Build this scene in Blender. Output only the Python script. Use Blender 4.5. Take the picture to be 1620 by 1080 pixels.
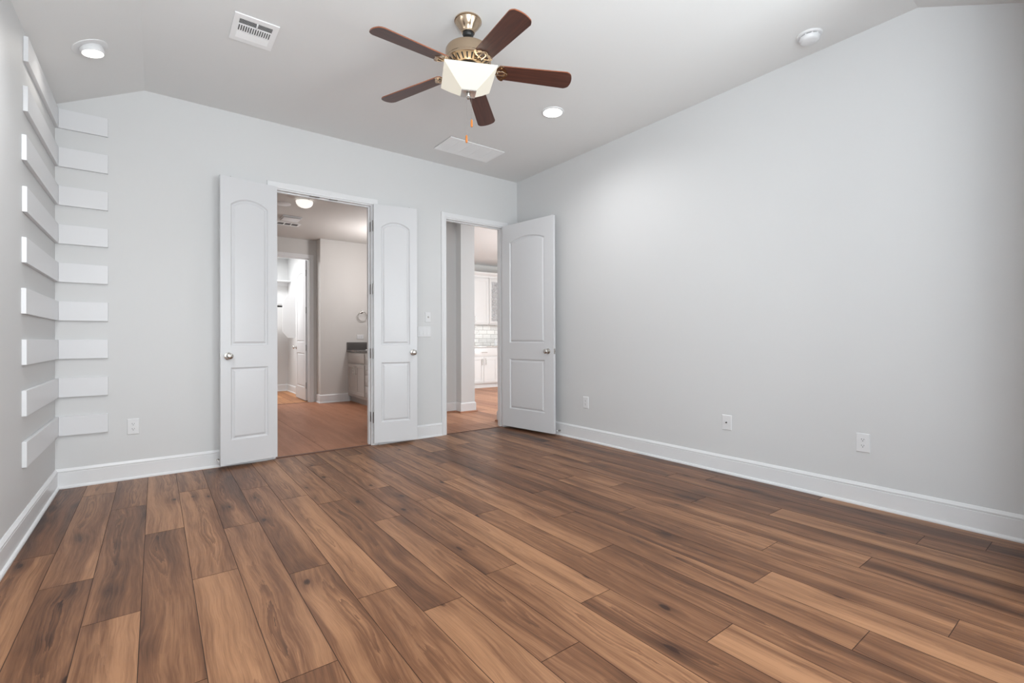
import bpy, bmesh, math, random
from mathutils import Vector, Matrix

for o in list(bpy.data.objects):
    bpy.data.objects.remove(o, do_unlink=True)
scene = bpy.context.scene
COL = scene.collection
PI = math.pi

# ------------------------------------------------------------------ camera
CAM_H = 1.0735
cam_data = bpy.data.cameras.new('camera')
cam_data.sensor_fit = 'HORIZONTAL'
cam_data.sensor_width = 36.0
cam_data.lens = 748.954 / 1620 * 36.0
cam_data.shift_x = (810 - 809.875) / 1620
cam_data.shift_y = (534.821 - 540) / 1620
cam_data.clip_start = 0.02
cam = bpy.data.objects.new('camera', cam_data)
COL.objects.link(cam)
_f = Vector((0.6015406, 0.79883729, 0.00281012))
_r = Vector((0.79884184, -0.60153313, -0.00309921))
_u = Vector((0.000785384, -0.00410915, 0.99999125))
cam.matrix_world = Matrix(((_r.x, _u.x, -_f.x, 0), (_r.y, _u.y, -_f.y, 0),
                           (_r.z, _u.z, -_f.z, CAM_H), (0, 0, 0, 1)))
scene.camera = cam

# ------------------------------------------------------------------ world, daylight, exposure
world = bpy.data.worlds.new('world')
scene.world = world
world.use_nodes = True
_bg = world.node_tree.nodes['Background']
_bg.inputs[0].default_value = (0.80, 0.90, 1.0, 1)
_bg.inputs[1].default_value = 0.6

scene.view_settings.view_transform = 'Standard'
scene.view_settings.look = 'None'
scene.view_settings.gamma = 1.0
scene.view_settings.use_curve_mapping = False
scene.view_settings.exposure = -0.07


def area_light(name, loc, direction, sx, sy, power, color=(1, 1, 1), spread=PI):
    d = bpy.data.lights.new(name, 'AREA')
    d.shape = 'RECTANGLE'
    d.size, d.size_y = sx, sy
    d.energy = power
    d.color = color
    d.spread = spread
    o = bpy.data.objects.new(name, d)
    COL.objects.link(o)
    o.location = loc
    o.rotation_euler = Vector(direction).to_track_quat('-Z', 'Y').to_euler()
    return o


def point_light(name, loc, power, color=(1, 1, 1), radius=0.06):
    d = bpy.data.lights.new(name, 'POINT')
    d.energy = power
    d.color = color
    d.shadow_soft_size = radius
    o = bpy.data.objects.new(name, d)
    COL.objects.link(o)
    o.location = loc
    return o


def spot_light(name, loc, direction, power, color, angle, blend=0.6, radius=0.05):
    d = bpy.data.lights.new(name, 'SPOT')
    d.energy = power
    d.color = color
    d.spot_size = angle
    d.spot_blend = blend
    d.shadow_soft_size = radius
    o = bpy.data.objects.new(name, d)
    COL.objects.link(o)
    o.location = loc
    o.rotation_euler = Vector(direction).to_track_quat('-Z', 'Y').to_euler()
    return o


# daylight through the windows of the bay the camera stands in
area_light('daylight_window_a', (0.15, -1.03, 1.45), (0, 1, 0.85), 1.0, 1.7, 88, (0.911, 0.964, 1.0))
area_light('daylight_window_b', (1.25, -1.03, 1.45), (0, 1, 0.60), 1.0, 1.7, 6, (0.911, 0.964, 1.0))
area_light('daylight_window_c', (2.30, -1.03, 1.45), (0, 1, 0.55), 0.9, 1.7, 72, (0.910, 0.975, 1.0))
area_light('daylight_window_side', (-0.47, -0.42, 1.45), (1, 0.1, 0.85), 0.9, 1.7, 64, (0.825, 0.920, 1.0))  # side window light, added to brighten the right wall
# ceiling cans of the bedroom
spot_light('can_beam_right', (2.76, 3.066, 3.02), (0, 0, -1), 54, (0.98, 0.985, 1.0), 2.9, 0.9, 0.05)
spot_light('can_beam_left', (-0.33, 2.55, 2.84), (-0.12, 0.0, -1), 92, (0.965, 0.98, 1.0), 2.6, 0.9, 0.045)
spot_light('gimbal_beam', (-0.345, 3.975, 2.83), (-0.05, -0.08, -1), 4.6, (1.0, 0.95, 0.88), 2.7, 0.9, 0.045)
# lamps of the other rooms, and two added fill panels
point_light('vanity_lamp_glow', (2.95, 7.15, 2.15), 38, (1.0, 0.972, 0.98), 0.10)
spot_light('dome_lamp_glow', (1.475, 6.22, 2.68), (0, 0, -1), 32, (1.0, 0.97, 0.95), 2.9, 0.8, 0.09)
area_light('closet_lamp_glow', (1.20, 9.8, 2.78), (0, 0, -1), 0.5, 0.5, 62, (0.97, 0.99, 1.0))
area_light('kitchen_daylight', (6.2, 5.1, 1.6), (0.0, 1.0, 0.0), 2.2, 1.8, 54, (0.90, 0.96, 1.0))  # fill panel added to light the cabinets evenly; no window here
area_light('under_cabinet_light', (6.3, 9.12, 1.40), (0, 0.35, -1), 1.6, 0.08, 1.6, (0.98, 0.995, 1.0))
area_light('hall_daylight', (7.2, 5.05, 1.5), (-1, 0.12, 0), 0.6, 2.2, 135, (0.93, 0.97, 1.0))  # added fill panel that lights the hall wall and pier; no window here


# ------------------------------------------------------------------ material helpers
def srgb(r, g, b):
    def f(c):
        c /= 255.0
        return c / 12.92 if c <= 0.04045 else ((c + 0.055) / 1.055) ** 2.4
    return (f(r), f(g), f(b), 1.0)


def new_mat(name):
    m = bpy.data.materials.new(name)
    m.use_nodes = True
    nt = m.node_tree
    return m, nt, nt.nodes['Principled BSDF']


def pset(b, **kw):
    names = {'color': 'Base Color', 'rough': 'Roughness', 'metal': 'Metallic', 'spec': 'Specular IOR Level',
             'trans': 'Transmission Weight', 'ior': 'IOR', 'coat': 'Coat Weight', 'alpha': 'Alpha',
             'ecol': 'Emission Color', 'estr': 'Emission Strength', 'coatr': 'Coat Roughness'}
    for k, v in kw.items():
        b.inputs[names[k]].default_value = v


def simple(name, color, rough=0.5, metal=0.0, spec=0.5, bump=0.0, bscale=200.0, vary=0.0, **kw):
    """paint / plastic / metal with a faint procedural unevenness"""
    m, nt, b = new_mat(name)
    pset(b, color=color, rough=rough, metal=metal, spec=spec, **kw)
    tc = nt.nodes.new('ShaderNodeTexCoord')
    nz = nt.nodes.new('ShaderNodeTexNoise')
    nz.inputs['Scale'].default_value = bscale
    nz.inputs['Detail'].default_value = 3
    nt.links.new(tc.outputs['Object'], nz.inputs['Vector'])
    if bump > 0:
        bp = nt.nodes.new('ShaderNodeBump')
        bp.inputs['Strength'].default_value = bump
        bp.inputs['Distance'].default_value = 0.002
        nt.links.new(nz.outputs['Fac'], bp.inputs['Height'])
        nt.links.new(bp.outputs['Normal'], b.inputs['Normal'])
    mr = nt.nodes.new('ShaderNodeMapRange')
    mr.inputs['To Min'].default_value = max(0.02, rough - 0.04)
    mr.inputs['To Max'].default_value = min(1, rough + 0.04)
    nt.links.new(nz.outputs['Fac'], mr.inputs['Value'])
    nt.links.new(mr.outputs['Result'], b.inputs['Roughness'])
    if vary > 0:
        mx = nt.nodes.new('ShaderNodeMix')
        mx.data_type = 'RGBA'
        mx.inputs['A'].default_value = color
        mx.inputs['B'].default_value = tuple(c * (1 - vary) for c in color[:3]) + (1,)
        nt.links.new(nz.outputs['Fac'], mx.inputs['Factor'])
        nt.links.new(mx.outputs['Result'], b.inputs['Base Color'])
    return m


def emitter(name, color, strength, base=(0.9, 0.9, 0.9, 1), rough=0.4):
    m, nt, b = new_mat(name)
    pset(b, color=base, rough=rough, ecol=color, estr=strength)
    return m


def wood_floor(name, light, mid, dark, contrast=1.0, rough=0.36):
    m, nt, b = new_mat(name)
    N, L = nt.nodes, nt.links

    def math_(op, a, bb=None, c=None):
        n = N.new('ShaderNodeMath')
        n.operation = op
        for i, v in enumerate((a, bb, c)):
            if v is None:
                continue
            if isinstance(v, (int, float)):
                n.inputs[i].default_value = v
            else:
                L.new(v, n.inputs[i])
        return n.outputs[0]

    def comb(x, y, z):
        n = N.new('ShaderNodeCombineXYZ')
        for i, v in enumerate((x, y, z)):
            if isinstance(v, (int, float)):
                n.inputs[i].default_value = v
            else:
                L.new(v, n.inputs[i])
        return n.outputs[0]

    def noise(vec, scale, detail=3, rg=0.5, dist=0.0):
        n = N.new('ShaderNodeTexNoise')
        n.inputs['Scale'].default_value = scale
        n.inputs['Detail'].default_value = detail
        n.inputs['Roughness'].default_value = rg
        n.inputs['Distortion'].default_value = dist
        L.new(vec, n.inputs['Vector'])
        return n.outputs['Fac']

    uv = N.new('ShaderNodeUVMap'); uv.uv_map = 'plank_uv'
    sp = N.new('ShaderNodeSeparateXYZ'); L.new(uv.outputs[0], sp.inputs[0])
    at = N.new('ShaderNodeAttribute'); at.attribute_name = 'plank'
    sc = N.new('ShaderNodeSeparateColor'); L.new(at.outputs['Color'], sc.inputs[0])
    u, v = sp.outputs[0], sp.outputs[1]
    tone, s1, s2 = sc.outputs[0], sc.outputs[1], sc.outputs[2]
    seed = math_('MULTIPLY', s1, 37.0)
    v2 = math_('ADD', v, math_('MULTIPLY', s2, 9.0))
    # slow warp so that the grain wanders
    warp = math_('MULTIPLY', math_('SUBTRACT', noise(comb(math_('MULTIPLY', u, 3.0), math_('MULTIPLY', v2, 1.5), seed), 1.0, 2), 0.5), 0.10)
    uw = math_('ADD', u, warp)
    broad = noise(comb(math_('MULTIPLY', uw, 11.0), math_('MULTIPLY', v2, 0.55), seed), 1.0, 2, 0.55)
    streak = noise(comb(math_('MULTIPLY', uw, 44.0), math_('MULTIPLY', v2, 1.3), seed), 1.0, 4, 0.6)
    fine = noise(comb(math_('MULTIPLY', uw, 190.0), math_('MULTIPLY', v2, 6.0), seed), 1.0, 3, 0.65)
    # cathedral figure: long nested arcs about a point on the plank, broken up by the grain
    cu = math_('SUBTRACT', uw, math_('MULTIPLY', math_('SUBTRACT', s2, 0.5), 0.08))
    vc = math_('SUBTRACT', v, math_('ADD', math_('MULTIPLY', s1, 1.1), 0.2))
    wv = N.new('ShaderNodeTexWave')
    wv.wave_type = 'RINGS'; wv.rings_direction = 'Z'; wv.wave_profile = 'SAW'
    wv.inputs['Scale'].default_value = 5.0
    wv.inputs['Distortion'].default_value = 9.0
    wv.inputs['Detail'].default_value = 4
    wv.inputs['Detail Scale'].default_value = 1.1
    wv.inputs['Detail Roughness'].default_value = 0.6
    L.new(comb(math_('MULTIPLY', cu, 4.0), math_('MULTIPLY', vc, 0.30), seed), wv.inputs['Vector'])
    fall = math_('MAXIMUM', math_('SUBTRACT', 1.0, math_('MULTIPLY', math_('ABSOLUTE', cu), 17.0)), 0.0)
    fall2 = math_('MAXIMUM', math_('SUBTRACT', 1.0, math_('MULTIPLY', math_('ABSOLUTE', vc), 1.3)), 0.0)
    figm = math_('MULTIPLY', fall, math_('ADD', fall2, 0.12))
    ring = math_('MULTIPLY', math_('SUBTRACT', wv.outputs['Fac'], 0.38), figm)
    # a few small dark knots
    vo = N.new('ShaderNodeTexVoronoi')
    vo.inputs['Scale'].default_value = 1.0
    L.new(comb(math_('MULTIPLY', uw, 7.0), math_('MULTIPLY', v2, 3.0), seed), vo.inputs['Vector'])
    vs = N.new('ShaderNodeSeparateColor'); L.new(vo.outputs['Color'], vs.inputs[0])
    pick = math_('GREATER_THAN', vs.outputs[0], 0.45)
    dist = math_('ADD', vo.outputs['Distance'], math_('MULTIPLY', math_('SUBTRACT', streak, 0.5), 0.16))
    core = N.new('ShaderNodeMapRange'); halo = N.new('ShaderNodeMapRange')
    for n_, lo, hi in ((core, 0.03, 0.10), (halo, 0.02, 0.38)):
        n_.inputs['From Min'].default_value = lo; n_.inputs['From Max'].default_value = hi
        n_.inputs['To Min'].default_value = 1.0; n_.inputs['To Max'].default_value = 0.0
        L.new(dist, n_.inputs['Value'])
    knot = math_('MULTIPLY', pick, math_('ADD', math_('MULTIPLY', core.outputs['Result'], 0.55), math_('MULTIPLY', halo.outputs['Result'], 0.22)))
    t = math_('ADD', math_('MULTIPLY', tone, 0.58), 0.15)
    t = math_('ADD', t, math_('MULTIPLY', math_('SUBTRACT', broad, 0.5), 1.05 * contrast))
    t = math_('ADD', t, math_('MULTIPLY', math_('SUBTRACT', streak, 0.5), 0.62 * contrast))
    t = math_('ADD', t, math_('MULTIPLY', math_('SUBTRACT', fine, 0.5), 0.48 * contrast))
    t = math_('ADD', t, math_('MULTIPLY', ring, 0.40 * contrast))
    t = math_('ADD', t, math_('MULTIPLY', knot, contrast))
    # pale cerused flecks along the figure
    fl = math_('MULTIPLY', math_('GREATER_THAN', wv.outputs['Fac'], 0.88), math_('GREATER_THAN', fine, 0.50))
    t = math_('SUBTRACT', t, math_('MULTIPLY', math_('MULTIPLY', fl, figm), 0.55))
    ramp = N.new('ShaderNodeValToRGB')
    cr = ramp.color_ramp
    cr.elements[0].position = 0.05; cr.elements[0].color = light
    cr.elements[1].position = 1.0; cr.elements[1].color = dark
    e = cr.elements.new(0.5); e.color = mid
    L.new(t, ramp.inputs[0])
    L.new(ramp.outputs[0], b.inputs['Base Color'])
    rr = N.new('ShaderNodeMapRange')
    rr.inputs['To Min'].default_value = rough - 0.05; rr.inputs['To Max'].default_value = rough + 0.08
    L.new(fine, rr.inputs['Value']); L.new(rr.outputs[0], b.inputs['Roughness'])
    bp = N.new('ShaderNodeBump'); bp.inputs['Strength'].default_value = 0.10; bp.inputs['Distance'].default_value = 0.001
    L.new(fine, bp.inputs['Height']); L.new(bp.outputs[0], b.inputs['Normal'])
    pset(b, spec=0.22)
    return m


def stained_wood(name, c1, c2, rough=0.28, coat=0.3):
    m, nt, b = new_mat(name)
    N, L = nt.nodes, nt.links
    tc = N.new('ShaderNodeTexCoord')
    mp = N.new('ShaderNodeMapping'); mp.inputs['Scale'].default_value = (2.0, 30.0, 30.0)
    L.new(tc.outputs['Object'], mp.inputs['Vector'])
    nz = N.new('ShaderNodeTexNoise'); nz.inputs['Scale'].default_value = 2.0; nz.inputs['Detail'].default_value = 5
    nz.inputs['Distortion'].default_value = 0.6
    L.new(mp.outputs[0], nz.inputs['Vector'])
    rp = N.new('ShaderNodeValToRGB')
    rp.color_ramp.elements[0].position = 0.3; rp.color_ramp.elements[0].color = c1
    rp.color_ramp.elements[1].position = 0.75; rp.color_ramp.elements[1].color = c2
    L.new(nz.outputs['Fac'], rp.inputs[0]); L.new(rp.outputs[0], b.inputs['Base Color'])
    pset(b, rough=rough, coat=coat, coatr=0.15)
    return m


def tile_mat(name):
    m, nt, b = new_mat(name)
    N, L = nt.nodes, nt.links
    tc = N.new('ShaderNodeTexCoord')
    mp = N.new('ShaderNodeMapping'); mp.inputs['Rotation'].default_value = (PI / 2, 0, 0)
    L.new(tc.outputs['Object'], mp.inputs['Vector'])
    br = N.new('ShaderNodeTexBrick')
    br.inputs['Color1'].default_value = srgb(226, 224, 220); br.inputs['Color2'].default_value = srgb(205, 203, 200)
    br.inputs['Mortar'].default_value = srgb(172, 168, 163)
    br.inputs['Scale'].default_value = 1.0; br.inputs['Brick Width'].default_value = 0.225
    br.inputs['Row Height'].default_value = 0.10; br.inputs['Mortar Size'].default_value = 0.006
    L.new(mp.outputs[0], br.inputs['Vector']); L.new(br.outputs['Color'], b.inputs['Base Color'])
    nz = N.new('ShaderNodeTexNoise'); nz.inputs['Scale'].default_value = 26.0; nz.inputs['Detail'].default_value = 2
    L.new(tc.outputs['Object'], nz.inputs['Vector'])
    bp = N.new('ShaderNodeBump'); bp.inputs['Strength'].default_value = 0.9; bp.inputs['Distance'].default_value = 0.02
    L.new(nz.outputs['Fac'], bp.inputs['Height']); L.new(bp.outputs[0], b.inputs['Normal'])
    pset(b, rough=0.10, spec=0.6)
    return m


def granite_mat(name, c1, c2, scale=140):
    m, nt, b = new_mat(name)
    N, L = nt.nodes, nt.links
    tc = N.new('ShaderNodeTexCoord')
    vo = N.new('ShaderNodeTexVoronoi'); vo.inputs['Scale'].default_value = scale
    L.new(tc.outputs['Object'], vo.inputs['Vector'])
    rp = N.new('ShaderNodeValToRGB'); rp.color_ramp.elements[0].color = c1; rp.color_ramp.elements[1].color = c2
    sp = N.new('ShaderNodeSeparateColor'); L.new(vo.outputs['Color'], sp.inputs[0])
    L.new(sp.outputs[0], rp.inputs[0]); L.new(rp.outputs[0], b.inputs['Base Color'])
    pset(b, rough=0.18)
    return m


def crinkle_glass(name):
    m, nt, b = new_mat(name)
    N, L = nt.nodes, nt.links
    tc = N.new('ShaderNodeTexCoord')
    vo = N.new('ShaderNodeTexVoronoi'); vo.inputs['Scale'].default_value = 28.0
    L.new(tc.outputs['Object'], vo.inputs['Vector'])
    bp = N.new('ShaderNodeBump'); bp.inputs['Strength'].default_value = 1.0; bp.inputs['Distance'].default_value = 0.05
    L.new(vo.outputs['Distance'], bp.inputs['Height']); L.new(bp.outputs[0], b.inputs['Normal'])
    pset(b, color=(0.95, 0.96, 0.97, 1), rough=0.08, trans=0.35, ior=1.45)
    return m


M = {}
M['wall'] = simple('wall_paint', (0.650, 0.650, 0.648, 1), 0.55, spec=0.3, bump=0.10, bscale=260)
M['ceil'] = simple('ceiling_paint', (0.770, 0.768, 0.760, 1), 0.7, spec=0.2, bump=0.10, bscale=240)
M['trim'] = simple('trim_enamel', (0.75, 0.75, 0.755, 1), 0.30, spec=0.45, bump=0.02, bscale=60)
M['door'] = simple('door_enamel', (0.65, 0.65, 0.66, 1), 0.34, spec=0.45, bump=0.05, bscale=180)
M['board'] = simple('board_enamel', (0.71, 0.71, 0.72, 1), 0.33, spec=0.45, bump=0.04, bscale=90)
M['plastic'] = simple('white_plastic', (0.74, 0.74, 0.745, 1), 0.35, bump=0.0)
M['register'] = simple('register_enamel', (0.92, 0.92, 0.92, 1), 0.45)
M['slot'] = simple('slot_black', (0.02, 0.02, 0.02, 1), 0.6)
M['ductdark'] = simple('duct_grey', (0.12, 0.12, 0.12, 1), 0.8)  # flat grey that stands in for the shade inside vents
M['nickel'] = simple('satin_nickel', (0.62, 0.60, 0.57, 1), 0.26, metal=1.0)
M['bronze'] = simple('brushed_bronze_nickel', (0.50, 0.385, 0.275, 1), 0.20, metal=1.0, bscale=30)
M['pewter'] = simple('dark_pewter', (0.26, 0.25, 0.24, 1), 0.32, metal=1.0)
M['black'] = simple('black_metal', (0.02, 0.02, 0.02, 1), 0.4, metal=0.3)
M['blade'] = stained_wood('mahogany_blade', srgb(62, 34, 28), srgb(92, 54, 42), 0.42, 0.10)
M['bladeedge'] = stained_wood('blade_edge_wood', srgb(120, 66, 40), srgb(150, 84, 52), 0.4, 0.1)
M['fob'] = simple('orange_wood', srgb(214, 128, 56), 0.4, vary=0.25, bscale=60)
M['shade'] = emitter('lit_frosted_glass', (1.0, 0.93, 0.78, 1), 0.50, (0.48, 0.46, 0.40, 1), 0.3)
M['led'] = emitter('lit_led_lens', (1.0, 0.98, 0.95, 1), 9.0)
M['led2'] = emitter('lit_gimbal_lens', (1.0, 0.95, 0.88, 1), 5.0)
M['dome'] = emitter('lit_dome_glass', (1.0, 0.95, 0.88, 1), 0.9)
M['floor'] = wood_floor('oak_laminate', srgb(163, 119, 86), srgb(114, 77, 53), srgb(52, 30, 20), contrast=1.22, rough=0.33)
M['floor_bath'] = wood_floor('bath_laminate', srgb(188, 136, 106), srgb(162, 110, 82), srgb(128, 82, 58), 0.6, 0.42)
M['floor_hall'] = wood_floor('hall_laminate', srgb(206, 152, 118), srgb(178, 124, 92), srgb(140, 92, 66), 0.7, 0.36)
M['floor_closet'] = wood_floor('closet_laminate', srgb(196, 142, 98), srgb(172, 118, 78), srgb(136, 88, 58), 0.8, 0.40)
M['seam'] = simple('plank_seam', srgb(52, 32, 24), 0.7)
M['strip'] = simple('threshold_wood', srgb(96, 60, 44), 0.45, vary=0.2, bscale=40)
M['shoe_wood'] = simple('wood_shoe_moulding', srgb(170, 120, 92), 0.45, vary=0.15, bscale=40)
M['bathwall'] = simple('bathroom_wall_paint', (0.62, 0.60, 0.575, 1), 0.6, spec=0.3, bump=0.08, bscale=260)
M['vanity'] = simple('vanity_greige_paint', (0.50, 0.475, 0.45, 1), 0.4)
M['vantop'] = simple('dark_grey_quartz', srgb(96, 92, 90), 0.22, vary=0.15, bscale=220)
M['kitchen'] = simple('kitchen_cabinet_paint', (0.72, 0.712, 0.70, 1), 0.38)
M['granite'] = granite_mat('speckled_granite', srgb(150, 146, 142), srgb(226, 224, 220))
M['tile'] = tile_mat('handmade_subway_tile')
M['crinkle'] = crinkle_glass('crinkled_glass')
M['rubber'] = simple('white_rubber', (0.75, 0.75, 0.75, 1), 0.6)


# ------------------------------------------------------------------ mesh helpers
class MB:
    def __init__(self):
        self.v = []; self.f = []; self.m = []

    def add(self, verts, faces, mi=0, M4=None):
        n = len(self.v)
        for p in verts:
            p = Vector(p)
            self.v.append(tuple(M4 @ p) if M4 is not None else tuple(p))
        for f in faces:
            self.f.append([i + n for i in f]); self.m.append(mi)
        return self

    def box(self, x0, y0, z0, x1, y1, z1, mi=0, M4=None):
        x0, x1 = sorted((x0, x1)); y0, y1 = sorted((y0, y1)); z0, z1 = sorted((z0, z1))
        V = [(x0, y0, z0), (x1, y0, z0), (x1, y1, z0), (x0, y1, z0), (x0, y0, z1), (x1, y0, z1), (x1, y1, z1), (x0, y1, z1)]
        F = [(0, 3, 2, 1), (4, 5, 6, 7), (0, 1, 5, 4), (1, 2, 6, 5), (2, 3, 7, 6), (3, 0, 4, 7)]
        return self.add(V, F, mi, M4)

    def bbox(self, x0, y0, z0, x1, y1, z1, b=0.002, mi=0, M4=None, seg=2):
        """box with rounded edges"""
        bm = bmesh.new()
        bmesh.ops.create_cube(bm, size=1.0)
        for v in bm.verts:
            v.co = Vector(((x0 + x1) / 2 + v.co.x * abs(x1 - x0), (y0 + y1) / 2 + v.co.y * abs(y1 - y0), (z0 + z1) / 2 + v.co.z * abs(z1 - z0)))
        bmesh.ops.bevel(bm, geom=bm.edges[:], offset=b, segments=seg, affect='EDGES', profile=0.5)
        bm.verts.index_update()
        V = [v.co.copy() for v in bm.verts]
        F = [[v.index for v in f.verts] for f in bm.faces]
        bm.free()
        return self.add(V, F, mi, M4)

    def lathe(self, prof, n=32, mi=0, M4=None, cap=True):
        """prof: (r, z) pairs about the local z axis"""
        V = []; F = []
        for r, z in prof:
            for i in range(n):
                a = 2 * PI * i / n
                V.append((r * math.cos(a), r * math.sin(a), z))
        for k in range(len(prof) - 1):
            for i in range(n):
                j = (i + 1) % n
                F.append((k * n + i, k * n + j, (k + 1) * n + j, (k + 1) * n + i))
        if cap:
            F.append(list(range(n))[::-1])
            F.append([(len(prof) - 1) * n + i for i in range(n)])
        return self.add(V, F, mi, M4)

    def cyl(self, a, b, r, n=16, mi=0, r2=None):
        a, b = Vector(a), Vector(b)
        d = b - a
        M4 = Matrix.Translation(a) @ d.to_track_quat('Z', 'Y').to_matrix().to_4x4()
        return self.lathe([(r, 0), (r if r2 is None else r2, d.length)], n, mi, M4)

    def tube(self, pts, r, n=8, mi=0, closed=False):
        pts = [Vector(p) for p in pts]
        V = []; F = []
        N = len(pts)
        prev = None
        for i, p in enumerate(pts):
            if closed:
                t = pts[(i + 1) % N] - pts[i - 1]
            else:
                t = pts[min(i + 1, N - 1)] - pts[max(i - 1, 0)]
            t.normalize()
            ref = prev if prev is not None else (Vector((0, 0, 1)) if abs(t.z) < 0.9 else Vector((1, 0, 0)))
            a = (ref - t * ref.dot(t)).normalized()
            prev = a
            bb = t.cross(a)
            for k in range(n):
                q = 2 * PI * k / n
                V.append(p + a * math.cos(q) * r + bb * math.sin(q) * r)
        for i in range(N if closed else N - 1):
            j = (i + 1) % N
            for k in range(n):
                l = (k + 1) % n
                F.append((i * n + k, i * n + l, j * n + l, j * n + k))
        if not closed:
            F.append(list(range(n))[::-1]); F.append([(N - 1) * n + k for k in range(n)])
        return self.add(V, F, mi)

    def prism(self, poly, axis, a, b, mi=0, M4=None):
        """poly: 2-D outline extruded along axis ('x','y','z') from a to b"""
        n = len(poly)

        def pt(p, q):
            return {'x': (q, p[0], p[1]), 'y': (p[0], q, p[1]), 'z': (p[0], p[1], q)}[axis]
        V = [pt(p, a) for p in poly] + [pt(p, b) for p in poly]
        F = [list(range(n))[::-1], list(range(n, 2 * n))] + [(i, (i + 1) % n, n + (i + 1) % n, n + i) for i in range(n)]
        return self.add(V, F, mi, M4)

    def build(self, name, mats, parent=None, angle=35, loc=None):
        me = bpy.data.meshes.new(name)
        me.from_pydata([tuple(v) for v in self.v], [], self.f)
        if not isinstance(mats, (list, tuple)):
            mats = [mats]
        for m in mats:
            me.materials.append(m)
        me.polygons.foreach_set('material_index', self.m)
        bm = bmesh.new(); bm.from_mesh(me)
        bmesh.ops.recalc_face_normals(bm, faces=bm.faces[:])
        bm.to_mesh(me); bm.free()
        me.polygons.foreach_set('use_smooth', [True] * len(me.polygons))
        me.set_sharp_from_angle(angle=math.radians(angle))
        me.update()
        o = bpy.data.objects.new(name, me)
        COL.objects.link(o)
        if parent is not None:
            o.parent = parent
        if loc is not None:
            o.location = loc
        return o


def tag(o, label=None, cat=None, group=None, kind=None):
    if label: o['label'] = label
    if cat: o['category'] = cat
    if group: o['group'] = group
    if kind: o['kind'] = kind
    return o


def thing(name, label, cat, loc=(0, 0, 0), rot=(0, 0, 0), group=None, kind=None):
    o = bpy.data.objects.new(name, None)
    o.empty_display_size = 0.05
    COL.objects.link(o)
    o.location = loc
    o.rotation_euler = rot
    return tag(o, label, cat, group, kind)


def struct(mb, name, mats, label, cat, angle=35):
    return tag(mb.build(name, mats, angle=angle), label, cat, None, 'structure')


# ------------------------------------------------------------------ room dimensions (metres, camera at the origin)
XL, XR, YB = -0.5811, 3.6448, 4.7283      # left wall, right wall, back wall
YF = 0.277                                # near wall line (the bay with the windows opens here)
ZC, ZL = 3.05, 2.79                       # flat ceiling, top of the left and near walls
XS, YS = -0.066, 0.792                    # creases where the ceiling starts to slope
WT = 0.115                                # wall thickness
SH = 0.0284                               # reach of the shoe moulding
D1A, D1B = 0.859, 1.772                   # bathroom double-door opening
D2A, D2B = 2.622, 3.434                   # hall door opening
DH = 2.457                                # underside of the head jamb
BAYX0, BAYX1, BAYY = -0.49, 2.82, -1.05

# walls of the bedroom
mb = MB()
y0, y1 = YB, YB + WT
mb.box(XL - WT, y0, 0, D1A, y1, 3.2)
mb.box(D1A, y0, DH, D1B, y1, 3.2)
mb.box(D1B, y0, 0, D2A, y1, 3.2)
mb.box(D2A, y0, DH, D2B, y1, 3.2)
mb.box(D2B, y0, 0, XR + WT, y1, 3.2)
struct(mb, 'wall_back', M['wall'], 'light grey wall with the bathroom and hall doorways', 'wall')
mb = MB(); mb.box(XL - WT, YF - WT, 0, XL, y0, 3.2)
struct(mb, 'wall_left', M['wall'], 'light grey wall at the left with white boards in its corner', 'wall')
mb = MB(); mb.box(XR, YF - WT, 0, XR + WT, y0, 3.2)
struct(mb, 'wall_right', M['wall'], 'long bare light grey wall at the right with three low plates', 'wall')

# near wall with the window bay behind the camera
mb = MB()
mb.box(BAYX1, YF - WT, 0, XR, YF, 3.2)
mb.box(BAYX1, BAYY, 0, BAYX1 + WT, YF - WT, 2.9)
mb.box(XL, YF - WT, 0, BAYX0, YF, 3.2)
mb.box(BAYX0 - WT, BAYY, 0, BAYX0, -0.90, 2.9); mb.box(BAYX0 - WT, 0.06, 0, BAYX0, YF - WT, 2.9)
mb.box(BAYX0 - WT, -0.90, 0, BAYX0, 0.06, 0.58); mb.box(BAYX0 - WT, -0.90, 2.32, BAYX0, 0.06, 2.9)
wins = [(-0.37, 0.67), (0.73, 1.77), (1.83, 2.76)]
xs = [BAYX0 - WT] + [q for w in wins for q in w] + [BAYX1 + WT]
for i in range(0, len(xs), 2):
    mb.box(xs[i], BAYY - WT, 0, xs[i + 1], BAYY, 2.9)
for a, b in wins:
    mb.box(a, BAYY - WT, 0, b, BAYY, 0.58); mb.box(a, BAYY - WT, 2.32, b, BAYY, 2.9)
struct(mb, 'wall_front', M['wall'], 'near wall with the window bay behind the viewer', 'wall')
for i, (a, b) in enumerate(wins):
    mb = MB()
    for q in ((a, 0.58, a + 0.04, 2.32), (b - 0.04, 0.58, b, 2.32), (a, 0.58, b, 0.62), (a, 2.28, b, 2.32), (a, 1.43, b, 1.47)):
        mb.box(q[0], BAYY - 0.10, q[1], q[2], BAYY - 0.06, q[3])
    struct(mb, 'window_%d' % (i + 1), M['trim'], 'white window frame in the bay behind the viewer', 'window')
mb = MB()  # unseen side window, added so that light reaches the right wall
for q in ((-0.90, 0.58, -0.86, 2.32), (0.02, 0.58, 0.06, 2.32), (-0.90, 0.58, 0.06, 0.62), (-0.90, 2.28, 0.06, 2.32), (-0.90, 1.43, 0.06, 1.47)):
    mb.box(BAYX0 - 0.10, q[0], q[1], BAYX0 - 0.06, q[2], q[3])
struct(mb, 'window_4', M['trim'], 'white window frame in the side of the bay', 'window')

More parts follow.
